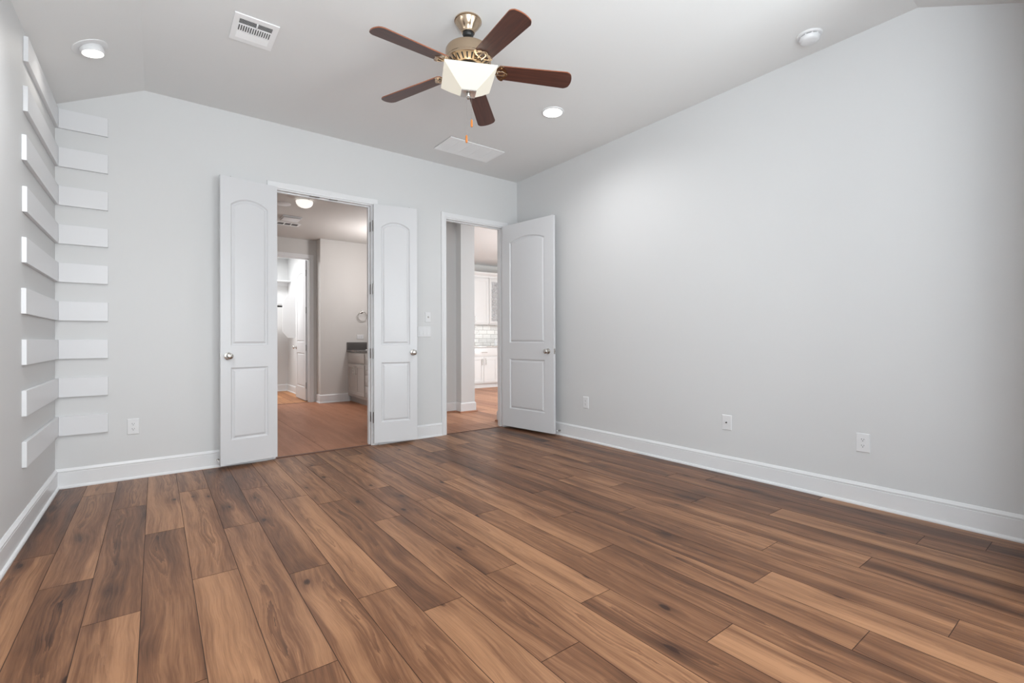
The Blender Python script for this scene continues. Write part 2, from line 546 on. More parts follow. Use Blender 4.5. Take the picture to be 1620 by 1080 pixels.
# ceiling: flat middle, sloping to the left wall and to the near wall
mb = MB()
T = 0.02
def sheet(pts):
    n = len(pts)
    V = list(pts) + [(p[0], p[1], p[2] + T) for p in pts]
    mb.add(V, [list(range(n)), list(range(n, 2 * n))[::-1]] + [(i, (i + 1) % n, n + (i + 1) % n, n + i) for i in range(n)])
e = 0.05
dz = e * (ZC - ZL) / (XS - XL)
sheet([(XS, YS, ZC), (XR + e, YS, ZC), (XR + e, YB + e, ZC), (XS, YB + e, ZC)])
sheet([(XL - e, YF - e, ZL - dz), (XS, YS, ZC), (XS, YB + e, ZC), (XL - e, YB + e, ZL - dz)])
sheet([(XL - e, YF - e, ZL - dz), (XR + e, YF - e, ZL - dz), (XR + e, YS, ZC), (XS, YS, ZC)])
sheet([(BAYX0 - WT, BAYY - WT, ZL), (BAYX1 + WT, BAYY - WT, ZL), (BAYX1 + WT, YF, ZL), (BAYX0 - WT, YF, ZL)])
struct(mb, 'ceiling', M['ceil'], 'light grey ceiling, flat in the middle and sloping at its edges', 'ceiling', angle=10)


# ------------------------------------------------------------------ floors
def plank_floor(name, mat, region, x_origin, width, length, joints, tones, seed, label, clip=None, gap=0.0012):
    """rows of planks along Y; joints[row] = Y of one end joint; one mesh"""
    rnd = random.Random(seed)
    x0, y0, x1, y1 = region
    V = []; F = []; MI = []; UV = []; CO = []

    def quad(pts, mi, uvs, col):
        n = len(V)
        V.extend(pts); F.append([n, n + 1, n + 2, n + 3]); MI.append(mi)
        UV.extend(uvs); CO.extend([col] * 4)
    quad([(x0, y0, -0.0016), (x1, y0, -0.0016), (x1, y1, -0.0016), (x0, y1, -0.0016)], 1, [(0, 0)] * 4, (0, 0, 0, 1))
    r0 = math.floor((x0 - x_origin) / width); r1 = math.floor((x1 - x_origin) / width)
    for r in range(r0, r1 + 1):
        a, b = x_origin + r * width, x_origin + (r + 1) * width
        j = joints.get(r, rnd.uniform(0, length))
        k0 = math.floor((y0 - j) / length)
        k = k0
        while j + k * length < y1:
            c, d = j + k * length, j + (k + 1) * length
            base = tones.get((r, k))
            rv = rnd.random(); s1 = rnd.random(); s2 = rnd.random()
            if base is None:
                base = rv ** 1.1
            xa, xb = max(a + gap, x0), min(b - gap, x1)
            ya, yb = max(c + gap, y0), min(d - gap, y1)
            k += 1
            if xb - xa < 0.002 or yb - ya < 0.002:
                continue
            cen = (a + b) / 2
            uvs = [(xa - cen, ya - c), (xb - cen, ya - c), (xb - cen, yb - c), (xa - cen, yb - c)]
            col = (base, s1, s2, 1)
            P = [(xa, ya), (xb, ya), (xb, yb), (xa, yb)]
            quad([(p[0], p[1], 0) for p in P], 0, uvs, col)
            for i in range(4):
                m_ = (i + 1) % 4
                quad([(P[i][0], P[i][1], -0.0016), (P[m_][0], P[m_][1], -0.0016), (P[m_][0], P[m_][1], 0), (P[i][0], P[i][1], 0)],
                     1, [uvs[i], uvs[m_], uvs[m_], uvs[i]], col)
    me = bpy.data.meshes.new(name)
    me.from_pydata(V, [], F)
    me.materials.append(mat); me.materials.append(M['seam'])
    me.polygons.foreach_set('material_index', MI)
    uvl = me.uv_layers.new(name='plank_uv')
    uvl.data.foreach_set('uv', [c for p in UV for c in p])
    at = me.attributes.new('plank', 'FLOAT_COLOR', 'CORNER')
    at.data.foreach_set('color', [c for p in CO for c in p])
    me.update()
    o = bpy.data.objects.new(name, me)
    COL.objects.link(o)
    return tag(o, label, 'floor', None, 'structure')


# end joints read off the photograph's floor, one per row (planks are 1.525 m long)
JOINTS = {-1: 3.307, 0: 2.856, 1: 2.397, 2: 3.314, 3: 2.563, 4: 3.150, 5: 2.355, 6: 1.957, 7: 1.710, 8: 2.729,
          9: 1.805, 10: 1.375, 11: 2.455, 12: 1.665, 13: 2.128, 14: 1.029, 15: 1.945, 16: 1.160, 17: 0.798,
          18: 1.781, 19: 1.370, 20: 0.710, 21: 2.0, 22: 1.3}
TONES = {(-1, 0): .78, (-1, -1): .35, (0, 0): .38, (0, -1): .52, (1, 1): .5, (1, 0): .72, (1, -1): .22, (2, 0): .30, (2, -1): .66, (3, 1): .5, (3, 0): .30, (3, -1): .25,
         (4, 0): .66, (4, -1): .45, (4, -2): .75, (5, 1): .6, (5, 0): .60, (5, -1): .45, (6, 0): .28, (6, 1): .35, (6, -1): .30, (7, 1): .5, (7, 0): .66, (7, -1): .30,
         (8, 0): .40, (8, -1): .52, (8, -2): .85, (9, 0): .62, (9, 1): .5, (9, -1): .28, (10, 1): .45, (10, 0): .26, (10, -1): .6, (11, 1): .5, (11, 0): .74, (11, -1): .5,
         (12, 1): .3, (12, 0): .25, (12, -1): .62, (13, -2): .55, (13, -1): .62, (13, 0): .5, (13, 1): .5, (14, 0): .66, (14, -1): .24, (15, -1): .66, (15, 0): .55, (15, -2): .45, (15, 1): .5,
         (16, -1): .62, (16, 0): .30, (16, 1): .55, (17, 0): .5, (17, -1): .66, (18, 0): .65, (18, 1): .6, (18, -1): .6, (19, -1): .26, (19, 0): .62, (20, 0): .62, (20, -1): .6, (21, 0): .66, (22, 0): .7}
plank_floor('floor', M['floor'], (XL - 0.01, BAYY, XR + 0.01, YB + 0.008), -0.404, 0.1785, 1.525, JOINTS, TONES, 5,
            'reddish brown oak plank floor of the empty bedroom')
plank_floor('floor_bathroom', M['floor_bath'], (0.4, YB + 0.008, 2.41, 8.66), 1.33, 1.5, 9.0, {}, {}, 11,
            'tan floor of the bathroom beyond the double door')
o2 = plank_floor('floor_vanity', M['floor_bath'], (2.41, 6.2, 3.40, 8.66), 1.33, 1.5, 9.0, {}, {}, 11,
                 'tan floor in front of the bathroom vanity')
plank_floor('floor_closet', M['floor_closet'], (0.4, 8.66, 2.45, 11.1), -0.404, 0.1785, 1.525, {}, {}, 12,
            'golden brown plank floor of the closet')
plank_floor('floor_hall', M['floor_hall'], (2.41, YB + 0.008, 9.0, 6.2), -0.404, 0.1785, 1.525, {}, {}, 13,
            'light brown plank floor of the hall beyond the single door')
plank_floor('floor_kitchen', M['floor_hall'], (3.40, 6.2, 9.0, 9.4), -0.404, 0.1785, 1.525, {}, {}, 14,
            'light brown plank floor of the kitchen')

# threshold strips
mb = MB(); mb.prism([(YB - 0.012, 0), (YB - 0.006, 0.006), (YB + 0.028, 0.006), (YB + 0.034, 0)], 'x', D1A + 0.02, D1B - 0.02)
struct(mb, 'trim_1', M['strip'], 'dark brown threshold strip under the double door', 'trim')
mb = MB(); mb.prism([(YB + 0.004, 0), (YB + 0.007, 0.004), (YB + 0.026, 0.004), (YB + 0.030, 0)], 'x', D2A + 0.02, D2B - 0.02)
struct(mb, 'trim_2', M['strip'], 'thin dark threshold strip under the hall door', 'trim')

# ------------------------------------------------------------------ baseboards
BP = [(0, 0), (0.0270, 0), (0.0275, 0.008), (0.0235, 0.016), (0.0165, 0.0195), (0.0150, 0.0205), (0.0150, 0.112), (0.0120, 0.1145),
      (0.0120, 0.1175), (0.0150, 0.1195), (0.0150, 0.1265), (0.0095, 0.1330), (0.0065, 0.1405), (0.0045, 0.1425), (0, 0.1425)]


def base_run(mb, p0, p1, nrm, prof=BP, mi=0, m0=0.0, m1=0.0):
    """moulding run from p0 to p1 along a wall; nrm points into the room; m0/m1 = mitre (+1 inner corner)"""
    p0, p1, nrm = Vector(p0 + (0,)), Vector(p1 + (0,)), Vector(nrm + (0,))
    d = (p1 - p0).normalized()
    V = []
    for p, s, m in ((p0, 1, m0), (p1, -1, m1)):
        for a, z in prof:
            q = p + nrm * a + d * (s * m * a)
            V.append((q.x, q.y, z))
    n = len(prof)
    F = [list(range(n)), list(range(n, 2 * n))[::-1]] + [(i, (i + 1) % n, n + (i + 1) % n, n + i) for i in range(n)]
    mb.add(V, F, mi)


CW = 0.057
mb = MB()
base_run(mb, (XL, YB), (D1A - CW, YB), (0, -1), m0=1)
base_run(mb, (D1B + CW, YB), (D2A - CW, YB), (0, -1))
base_run(mb, (D2B + CW, YB), (XR, YB), (0, -1), m1=1)
struct(mb, 'baseboard_back', M['trim'], 'white baseboard along the wall with the doorways', 'baseboard', 25)
mb = MB(); base_run(mb, (XL, YF), (XL, YB), (1, 0), m1=1)
struct(mb, 'baseboard_left', M['trim'], 'white baseboard along the left wall below the boards', 'baseboard', 25)
mb = MB(); base_run(mb, (XR, YF), (XR, YB), (-1, 0), m1=1)
struct(mb, 'baseboard_right', M['trim'], 'white baseboard along the long bare right wall', 'baseboard', 25)

# ------------------------------------------------------------------ door casings and jambs
def casing(mb, xa, xb, top, y, w=CW, sgn=-1):
    """profiled casing round an opening, on the wall face y; sgn -1: faces the bedroom"""
    prof = [(0, 0), (0, 0.011), (0.006, 0.014), (0.012, 0.014), (0.016, 0.0115), (0.044, 0.0165), (0.054, 0.0165), (w, 0.013), (w, 0)]
    # offsets run outwards from the opening edge
    n = len(prof)
    V = []
    for k in range(4):
        for a, h in prof:
            if k == 0: q = (xa - a, 0.0)
            elif k == 1: q = (xa - a, top + a)
            elif k == 2: q = (xb + a, top + a)
            else: q = (xb + a, 0.0)
            V.append((q[0], y + sgn * h, q[1]))
    F = []
    for k in range(3):
        for i in range(n):
            j = (i + 1) % n
            F.append((k * n + i, k * n + j, (k + 1) * n + j, (k + 1) * n + i))
    F.append(list(range(n))[::-1]); F.append(list(range(3 * n, 4 * n)))
    mb.add(V, F)


def jamb(mb, xa, xb, top, y0, y1, t=0.018, stop=True):
    mb.box(xa, y0, 0, xa + t, y1, top); mb.box(xb - t, y0, 0, xb, y1, top); mb.box(xa + t, y0, top - t, xb - t, y1, top)
    if stop:
        ys0, ys1 = y0 + 0.042, y0 + 0.076
        s = 0.011
        mb.box(xa + t, ys0, 0, xa + t + s, ys1, top - t); mb.box(xb - t - s, ys0, 0, xb - t, ys1, top - t)
        mb.box(xa + t + s, ys0, top - t - s, xb - t - s, ys1, top - t)


JT = 0.006
mb = MB(); casing(mb, D1A, D1B, DH, YB); casing(mb, D1A, D1B, DH, YB + WT, sgn=1)
jamb(mb, D1A - JT, D1B + JT, DH + JT, YB, YB + WT)
struct(mb, 'trim_3', M['trim'], 'white casing and jamb round the double bathroom door', 'trim')
mb = MB(); casing(mb, D2A, D2B, DH, YB); casing(mb, D2A, D2B, DH, YB + WT, sgn=1)
jamb(mb, D2A - JT, D2B + JT, DH + JT, YB, YB + WT)
struct(mb, 'trim_4', M['trim'], 'white casing and jamb round the single hall door', 'trim')
for i, (a, b) in enumerate(((1.170, 1.260), (1.352, 1.432))):
    mb = MB(); mb.bbox(a, YB + 0.003, DH - 0.0165, b, YB + 0.030, DH - 0.0115, 0.001)
    tag(mb.build('ball_catch_strike', M['pewter']), ('dark metal catch plate under the double door head, left one of two',
        'dark metal catch plate under the double door head, right one of two')[i], 'catch plate', 'catch plates of the double door')


# ------------------------------------------------------------------ panelled doors
def panel_loop(u0, u1, v0, v1, rise, d, n=24):
    """outline of a door panel inset by d; rise > 0 gives an arched top (v1 = shoulder height)"""
    a0, a1, b0 = u0 + d, u1 - d, v0 + d
    if rise <= 0:
        return [(a0, b0), (a1, b0), (a1, v1 - d), (a0, v1 - d)]
    h = (u1 - u0) / 2
    R = (h * h + rise * rise) / (2 * rise)
    uc, vc = (u0 + u1) / 2, v1 + rise - R
    r = R - d
    hw = (a1 - a0) / 2
    ang = math.asin(min(1, hw / r))
    pts = [(a0, b0), (a1, b0)]
    for i in range(n + 1):
        t = ang - 2 * ang * i / n
        pts.append((uc + r * math.sin(t), vc + r * math.cos(t)))
    return pts


STEPS = [(0.0, 0.0), (0.004, 0.0050), (0.011, 0.0115), (0.017, 0.0120), (0.033, 0.0025), (0.039, 0.0020)]


def door_leaf(w, t, z0, z1, panels, mb=None):
    """leaf in local axes: x 0..w from the hinge, y 0 (front) .. t (back), z"""
    mb = mb or MB()
    for side in (0, 1):
        y = 0.0 if side == 0 else t
        sg = 1 if side == 0 else -1
        bm = bmesh.new()
        edges = []
        def ring(pts):
            vs = [bm.verts.new((p[0], y, p[1])) for p in pts]
            return [bm.edges.new((vs[i], vs[(i + 1) % len(vs)])) for i in range(len(vs))]
        edges += ring([(0, z0), (w, z0), (w, z1), (0, z1)])
        for P in panels:
            edges += ring(panel_loop(*P, 0.0))
        bmesh.ops.triangle_fill(bm, use_beauty=True, use_dissolve=False, edges=edges, normal=(0, -1, 0))
        bm.verts.index_update()
        mb.add([v.co.copy() for v in bm.verts], [[v.index for v in f.verts] for f in bm.faces])
        bm.free()
        for P in panels:
            loops = [[(q[0], y + sg * dep, q[1]) for q in panel_loop(*P, ins)] for ins, dep in STEPS]
            n = len(loops[0])
            V = [p for l in loops for p in l]
            F = []
            for k in range(len(loops) - 1):
                for i in range(n):
                    j = (i + 1) % n
                    F.append((k * n + i, k * n + j, (k + 1) * n + j, (k + 1) * n + i))
            F.append([(len(loops) - 1) * n + i for i in range(n)])
            mb.add(V, F)
    mb.add([(0, 0, z0), (0, t, z0), (0, t, z1), (0, 0, z1)], [(0, 1, 2, 3)])
    mb.add([(w, 0, z0), (w, t, z0), (w, t, z1), (w, 0, z1)], [(0, 3, 2, 1)])
    mb.add([(0, 0, z0), (w, 0, z0), (w, t, z0), (0, t, z0)], [(0, 1, 2, 3)])
    mb.add([(0, 0, z1), (w, 0, z1), (w, t, z1), (0, t, z1)], [(0, 3, 2, 1)])
    return mb


KNOB = [(0.0, 0.0), (0.031, 0.0), (0.0325, 0.003), (0.0315, 0.008), (0.024, 0.011), (0.0135, 0.0135), (0.0115, 0.022), (0.0125, 0.030), (0.019, 0.034),
        (0.0255, 0.041), (0.0275, 0.050), (0.0255, 0.058), (0.019, 0.063), (0.009, 0.0655), (0.0, 0.066)]


def knob(parent, x, y, z, sgn, name='door_knob'):
    mb = MB()
    M4 = Matrix.Translation((x, y, z)) @ (Matrix.Rotation(PI / 2 if sgn < 0 else -PI / 2, 4, 'X'))
    mb.lathe(KNOB, 28, 0, M4, cap=False)
    return mb.build(name, M['nickel'], parent, 40)


def hinge_set(parent, x, y, zs, name='hinge'):
    for z in zs:
        mb = MB()
        mb.cyl((x, y, z - 0.05), (x, y, z + 0.05), 0.0062, 12)
        mb.cyl((x, y, z + 0.05), (x, y, z + 0.056), 0.0045, 12); mb.cyl((x, y, z - 0.056), (x, y, z - 0.05), 0.0045, 12)
        mb.build(name, M['pewter'], parent)


def leaf_thing(name, label, cat, hinge, free, w, t, z0, z1, panels, knob_u, flip):
    """front face line runs from hinge to free; flip mirrors the thickness side so the front faces the camera"""
    d = Vector((free[0] - hinge[0], free[1] - hinge[1], 0)).normalized()
    # local +y must point away from the camera
    ny = Vector((-d.y, d.x, 0))
    o = thing(name, label, cat, (hinge[0], hinge[1], 0), (0, 0, math.atan2(d.y, d.x)), None, 'structure')
    s = -1 if flip else 1
    mb = door_leaf(w, t, z0, z1, panels)
    if flip:
        mb.v = [(v[0], -v[1], v[2]) for v in mb.v]
    mb.build('leaf', M['door'], o, 20)
    knob(o, knob_u, 0, 0.942, -1 * s, 'door_knob')
    return o, s


Z0, Z1 = 0.028, 2.455
# narrow left leaf of the double door, folded back towards the wall
P18 = [(0.077, 0.372, 0.232, 0.843, 0), (0.077, 0.372, 1.030, 2.226, 0.060)]
o, s = leaf_thing('door_1', 'narrow arched-panel white door leaf left of the bathroom opening', 'door', (0.8755, 4.668), (0.432, 4.600), 0.4487, 0.034, Z0, Z1, P18, 0.393, True)
mb = MB(); mb.cyl((0.368, -0.017, Z1), (0.368, -0.017, Z1 + 0.007), 0.005, 12); mb.build('ball_catch', M['pewter'], o)
mb = MB(); mb.bbox(0.4480, -0.029, 0.915, 0.4497, -0.005, 0.970, 0.0006); mb.build('edge_plate', M['nickel'], o)
o, s = leaf_thing('door_2', 'narrow arched-panel white door leaf right of the bathroom opening', 'door', (1.768, 4.670), (2.203, 4.585), 0.4432, 0.034, Z0, Z1, [(0.073, 0.368, 0.235, 0.843, 0), (0.073, 0.368, 1.022, 2.225, 0.060)], 0.401, False)
mb = MB(); mb.cyl((0.366, 0.017, Z1), (0.366, 0.017, Z1 + 0.007), 0.005, 12); mb.build('ball_catch', M['pewter'], o)
hinge_set(o, -0.006, 0.006, (2.232, 1.592, 0.937, 0.288))
# hall door
P32 = [(0.126, 0.672, 0.245, 0.843, 0), (0.126, 0.672, 1.035, 2.2355, 0.055)]
o, s = leaf_thing('door_3', 'wide arched-panel white door standing open beside the bare right wall', 'door', (3.391, 4.698), (3.5155, 3.906), 0.8017, 0.035, Z0, Z1, P32, 0.727, False)
knob(o, 0.727, 0.035, 0.942, 1, 'door_knob')
mb = MB(); mb.bbox(0.8008, 0.005, 0.912, 0.8027, 0.030, 0.972, 0.0006); mb.build('latch_plate', M['nickel'], o)
mb = MB(); mb.cyl((0.802, 0.0175, 0.942), (0.811, 0.0175, 0.942), 0.008, 12); mb.build('latch_bolt', M['nickel'], o)
# jamb leaves of the hinges on the right side of the double door
for z in (2.232, 1.592, 0.937, 0.288):
    mb = MB(); mb.bbox(D1B - 0.0135, YB + 0.002, z - 0.05, D1B - 0.0115, YB + 0.034, z + 0.05, 0.0006)
    tag(mb.build('jamb_hinge_leaf', M['pewter']),
        {2.232: 'topmost hinge plate on the right jamb of the double door', 1.592: 'second hinge plate from the top on the double door jamb',
         0.937: 'third hinge plate from the top, level with the vanity counter', 0.288: 'lowest hinge plate on the right jamb of the double door'}[z],
        'hinge', 'hinge plates on the double door jamb')


# door stops on the baseboards
def door_stop(loc, rz, label, ln=0.066):
    o = thing('door_stop', label, 'door stop', loc, (0, 0, rz))
    mb = MB(); mb.cyl((0, 0, 0), (0, -0.006, 0), 0.011, 16); mb.build('mount', M['nickel'], o)
    pts = [(0.0058 * math.cos(k * 0.9), -0.006 - (ln - 0.02) * k / 70, 0.0058 * math.sin(k * 0.9)) for k in range(71)]
    mb = MB(); mb.tube(pts, 0.0013, 6); mb.build('spring', M['nickel'], o)
    mb = MB(); mb.cyl((0, -ln + 0.014, 0), (0, -ln, 0), 0.0075, 16); mb.build('rubber_tip', M['rubber'], o)
    return o


door_stop((XR - 0.0150, 3.925, 0.052), -PI / 2, 'small spring door stop behind the wide hall door', 0.055)
door_stop((0.424, YB - 0.0150, 0.060), 0, 'small spring door stop behind the narrow left door leaf', 0.072)

# ------------------------------------------------------------------ white boards in the corner
ORD = ['topmost', 'second', 'third', 'fourth', 'fifth', 'sixth', 'seventh', 'eighth', 'lowest']
BT = 0.020
for k in range(9):
    zb = 0.3835 + 0.2795 * (8 - k)
    zt = zb + 0.1395
    ye = [3.700, 3.690, 3.656, 3.667, 3.657, 3.646, 3.656, 3.656, 3.660][k]
    pre = 'topmost' if k == 0 else 'lowest' if k == 8 else ORD[k] + ' from the top'
    mb = MB(); mb.bbox(XL, ye, zb, XL + BT, YB - 0.001, zt, 0.0012, seg=1)
    tag(mb.build('wall_board', M['board']), 'white horizontal board on the left wall, %s' % pre, 'board', 'white boards on the left wall')
    mb = MB(); mb.bbox(XL + BT + 0.0006, YB - BT, zb, -0.287, YB, zt, 0.0012, seg=1)
    tag(mb.build('wall_board', M['board']), 'white horizontal board on the back wall beside the corner, %s' % pre, 'board', 'white boards on the back wall')


# ------------------------------------------------------------------ wall plates
def plate(o, w, h, t=0.006, name='plate'):
    mb = MB()
    b = 0.005
    V = [(-w / 2, 0, -h / 2), (w / 2, 0, -h / 2), (w / 2, 0, h / 2), (-w / 2, 0, h / 2),
         (-w / 2, -0.0015, -h / 2), (w / 2, -0.0015, -h / 2), (w / 2, -0.0015, h / 2), (-w / 2, -0.0015, h / 2),
         (-w / 2 + b, -t, -h / 2 + b), (w / 2 - b, -t, -h / 2 + b), (w / 2 - b, -t, h / 2 - b), (-w / 2 + b, -t, h / 2 - b)]
    F = [(0, 3, 2, 1), (8, 9, 10, 11)]
    for k in (0, 4):
        F += [(k + i, k + (i + 1) % 4, k + 4 + (i + 1) % 4, k + 4 + i) for i in range(4)]
    mb.add(V, F)
    return mb.build(name, M['plastic'], o, 20)


def receptacle(o, z, t=0.006):
    mb = MB()
    pts = []
    r, hh = 0.0172, 0.0130
    for i in range(32):
        a = 2 * PI * i / 32
        pts.append((r * math.cos(a), max(-hh, min(hh, r * math.sin(a)))))
    mb.prism(pts, 'y', -t + 0.001, -t - 0.0016)
    rc = mb.build('receptacle', M['plastic'], o, 30)
    rc.location = (0, 0, z)
    for x, hgt in ((-0.0064, 0.0085), (0.0064, 0.0070)):
        mb = MB(); mb.box(x - 0.0012, -t - 0.0020, 0.0035 - hgt / 2 + 0.001, x + 0.0012, -t - 0.001, 0.0035 + hgt / 2 + 0.001)
        mb.build('blade_slot', M['slot'], rc)
    mb = MB(); mb.cyl((0, -t - 0.001, -0.0062), (0, -t - 0.0020, -0.0062), 0.0027, 12); mb.build('ground_hole', M['slot'], rc)


def screw(o, z, t=0.006):
    mb = MB(); mb.cyl((0, -t + 0.001, z), (0, -t - 0.0008, z), 0.0028, 12); return mb.build('screw', M['plastic'], o)


def outlet(loc, rz, label, w=0.077, h=0.123, group='wall outlets'):
    o = thing('wall_outlet', label, 'outlet', loc, (0, 0, rz), group)
    plate(o, w, h); receptacle(o, 0.0195); receptacle(o, -0.0195); screw(o, 0)
    return o


RW = -PI / 2
outlet((-0.1385, YB, 0.405), 0, 'white duplex outlet low on the wall left of the double door')
outlet((XR, 3.538, 0.405), RW, 'white duplex outlet nearest the wide hall door on the right wall')
outlet((XR, 1.079, 0.401), RW, 'white duplex outlet on the right wall farthest from the doors')
o = thing('cable_plate', 'white single-jack cable plate between two outlets on the right wall', 'wall plate', (XR, 1.990, 0.407), (0, 0, RW))
plate(o, 0.080, 0.121)
mb = MB(); mb.cyl((0, -0.005, 0), (0, -0.0075, 0), 0.0062, 6); mb.cyl((0, -0.0075, 0), (0, -0.016, 0), 0.0046, 14); mb.build('coax_jack', M['black'], o)
screw(o, 0.042); screw(o, -0.042)
o = thing('light_switch', 'white three-rocker switch plate beside the right door leaf', 'switch', (2.357, YB, 1.162), (0, 0, 0))
plate(o, 0.165, 0.118)
for x in (-0.046, 0, 0.046):
    mb = MB()
    mb.box(x - 0.0172, -0.0062, -0.034, x + 0.0172, -0.005, 0.034)
    mb.prism([(-0.0063, -0.032), (-0.0110, -0.032), (-0.0076, 0.0), (-0.0072, 0.032), (-0.0063, 0.032)], 'x', x - 0.0155, x + 0.0155)
    mb.build('rocker', M['plastic'], o, 15)
o = thing('dimmer_plate', 'small white plate with one round knob above the three-rocker switch', 'wall plate', (2.402, YB, 1.323), (0, 0, 0))
plate(o, 0.071, 0.113)
mb = MB(); mb.lathe([(0.0105, 0), (0.0105, 0.002), (0.0075, 0.002), (0.0065, 0.010), (0.0, 0.0105)], 20, 0, Matrix.Translation((0, -0.0055, 0)) @ Matrix.Rotation(PI / 2, 4, 'X'), cap=False)
mb.build('knob', M['nickel'], o, 30)
screw(o, 0.040); screw(o, -0.040)

# ------------------------------------------------------------------ ceiling fittings
def slab_rot(angle):
    return Matrix.Rotation(angle, 4, 'Z')


# three-way supply register
o = thing('air_register', 'white louvred supply register on the ceiling left of the fan', 'vent', (0.506, 3.409, ZC))
W2, H2, TH = 0.123, 0.152, 0.008
mb = MB()
mb.box(-W2, -H2, -0.002, W2, H2, 0)
for q in ((-W2, -H2, W2, -0.108), (-W2, 0.108, W2, H2), (-W2, -0.108, -0.092, 0.108), (0.092, -0.108, W2, 0.108),
          (-0.092, -0.050, 0.092, -0.042), (-0.092, 0.030, 0.092, 0.040)):
    mb.box(q[0], q[1], -TH, q[2], q[3], -0.0005)
mb.build('frame', M['register'], o)
mb = MB(); mb.box(-0.092, -0.108, -0.0026, 0.092, 0.108, -0.0019); mb.build('duct', M['ductdark'], o)  # dark plate: shade behind the louvers put into the colour
for i in range(6):       # near bank, slats along x
    y = -0.104 + i * 0.0108
    mb = MB(); mb.prism([(y, -0.0085), (y + 0.0014, -0.0085), (y + 0.0090, -0.0028), (y + 0.0076, -0.0028)], 'x', -0.092, 0.092)
    mb.build('louver', M['register'], o)
for i in range(15):      # middle bank, slats along y
    x = -0.092 + 0.184 * i / 14
    mb = MB(); mb.box(x - 0.0030, -0.042, -0.0085, x + 0.0030, 0.030, -0.0026)
    mb.build('louver', M['register'], o)
for i in range(6):       # far bank, turned away
    y = 0.044 + i * 0.0112
    mb = MB(); mb.prism([(y, -0.0028), (y + 0.0014, -0.0028), (y + 0.0100, -0.0085), (y + 0.0086, -0.0085)], 'x', -0.092, 0.092)
    mb.build('louver', M['register'], o)
mb = MB(); mb.bbox(0.002, -0.106, -0.013, 0.010, -0.060, -0.006, 0.001); mb.build('damper_lever', M['register'], o)

# return-air grille
o = thing('return_grille', 'wide white return air grille on the ceiling near the back wall', 'vent', (2.615, 4.193, ZC))
W2, H2 = 0.324, 0.176
mb = MB(); mb.box(-W2, -H2, -0.003, W2, H2, 0)
for q in ((-W2, -H2, W2, -H2 + 0.022), (-W2, H2 - 0.022, W2, H2), (-W2, -H2 + 0.022, -W2 + 0.022, H2 - 0.022), (W2 - 0.022, -H2 + 0.022, W2, H2 - 0.022)):
    mb.box(q[0], q[1], -0.010, q[2], q[3], -0.0005)
mb.build('frame', M['register'], o)
mb = MB()
n = 44
for i in range(n):
    y = -H2 + 0.024 + (2 * H2 - 0.05) * i / (n - 1)
    mb.prism([(y, -0.0030), (y + 0.0008, -0.0030), (y + 0.0054, -0.0080), (y + 0.0054, -0.0088), (y, -0.0088)], 'x', -W2 + 0.02, W2 - 0.02)
mb.build('louver_bank', M['register'], o)
for x in (-0.20, -0.068, 0.064, 0.196):
    mb = MB(); mb.box(x - 0.002, -H2 + 0.02, -0.0094, x + 0.002, H2 - 0.02, -0.003); mb.build('divider', M['register'], o)

# smoke detector
o = thing('smoke_detector', 'round white smoke detector on the ceiling near the right wall', 'smoke detector', (3.405, 1.290, ZC))
mb = MB(); mb.lathe([(0.074, 0), (0.074, -0.006), (0.070, -0.011), (0.060, -0.013), (0.0, -0.013)], 40, cap=False); mb.build('base', M['plastic'], o, 30)
mb = MB(); mb.lathe([(0.056, -0.013), (0.056, -0.017)], 40); mb.build('smoke_gap', M['slot'], o)
mb = MB(); mb.lathe([(0.059, -0.017), (0.060, -0.020), (0.058, -0.034), (0.052, -0.042), (0.040, -0.046), (0.0, -0.047)], 40); mb.build('cover', M['plastic'], o, 50)
mb = MB(); mb.lathe([(0.009, -0.046), (0.009, -0.0485), (0.0, -0.0485)], 18, 0, Matrix.Translation((0.012, -0.016, 0))); mb.build('test_button', M['plastic'], o)
for k in range(10):
    a = 2 * PI * k / 10
    mb = MB(); mb.box(0.0545, -0.004, -0.0172, 0.0600, 0.004, -0.0128, 0, Matrix.Rotation(a, 4, 'Z')); mb.build('rib', M['plastic'], o)

# LED disc downlight
o = thing('recessed_light', 'lit round flat downlight on the ceiling right of the fan', 'ceiling light', (2.760, 3.066, ZC))
mb = MB(); mb.lathe([(0.098, 0), (0.096, -0.006), (0.088, -0.009), (0.080, -0.009)], 40, cap=False); mb.build('trim_ring', M['plastic'], o, 30)
mb = MB(); mb.lathe([(0.083, -0.0085), (0.060, -0.0140), (0.0, -0.016)], 40, cap=False); mb.build('lens', M['led'], o, 60)

# gimbal downlight on the slope
sl = math.atan2(ZC - ZL, XS - XL)
o = thing('recessed_light', 'lit swivel downlight on the sloped ceiling above the corner boards', 'ceiling light', (-0.328, 3.962, ZC - (XS + 0.328) * (ZC - ZL) / (XS - XL)), (0, -sl, 0))
mb = MB(); mb.lathe([(0.097, 0.0), (0.096, -0.004), (0.089, -0.006), (0.060, -0.006), (0.060, -0.001)], 48, cap=False); mb.build('trim_ring', M['plastic'], o, 30)
g = Matrix.Rotation(sl * 0.5, 4, 'Y')
mb = MB(); mb.lathe([(0.056, 0.016), (0.062, -0.004), (0.063, -0.020), (0.060, -0.036), (0.056, -0.041), (0.052, -0.038)], 40, 0, Matrix.Translation((0.006, 0.004, 0)) @ g, cap=False); mb.build('swivel_eye', M['plastic'], o, 50)
mb = MB(); mb.lathe([(0.054, -0.0395), (0.0, -0.0410)], 36, 0, Matrix.Translation((0.006, 0.004, 0)) @ g, cap=False); mb.build('lens', M['led2'], o)

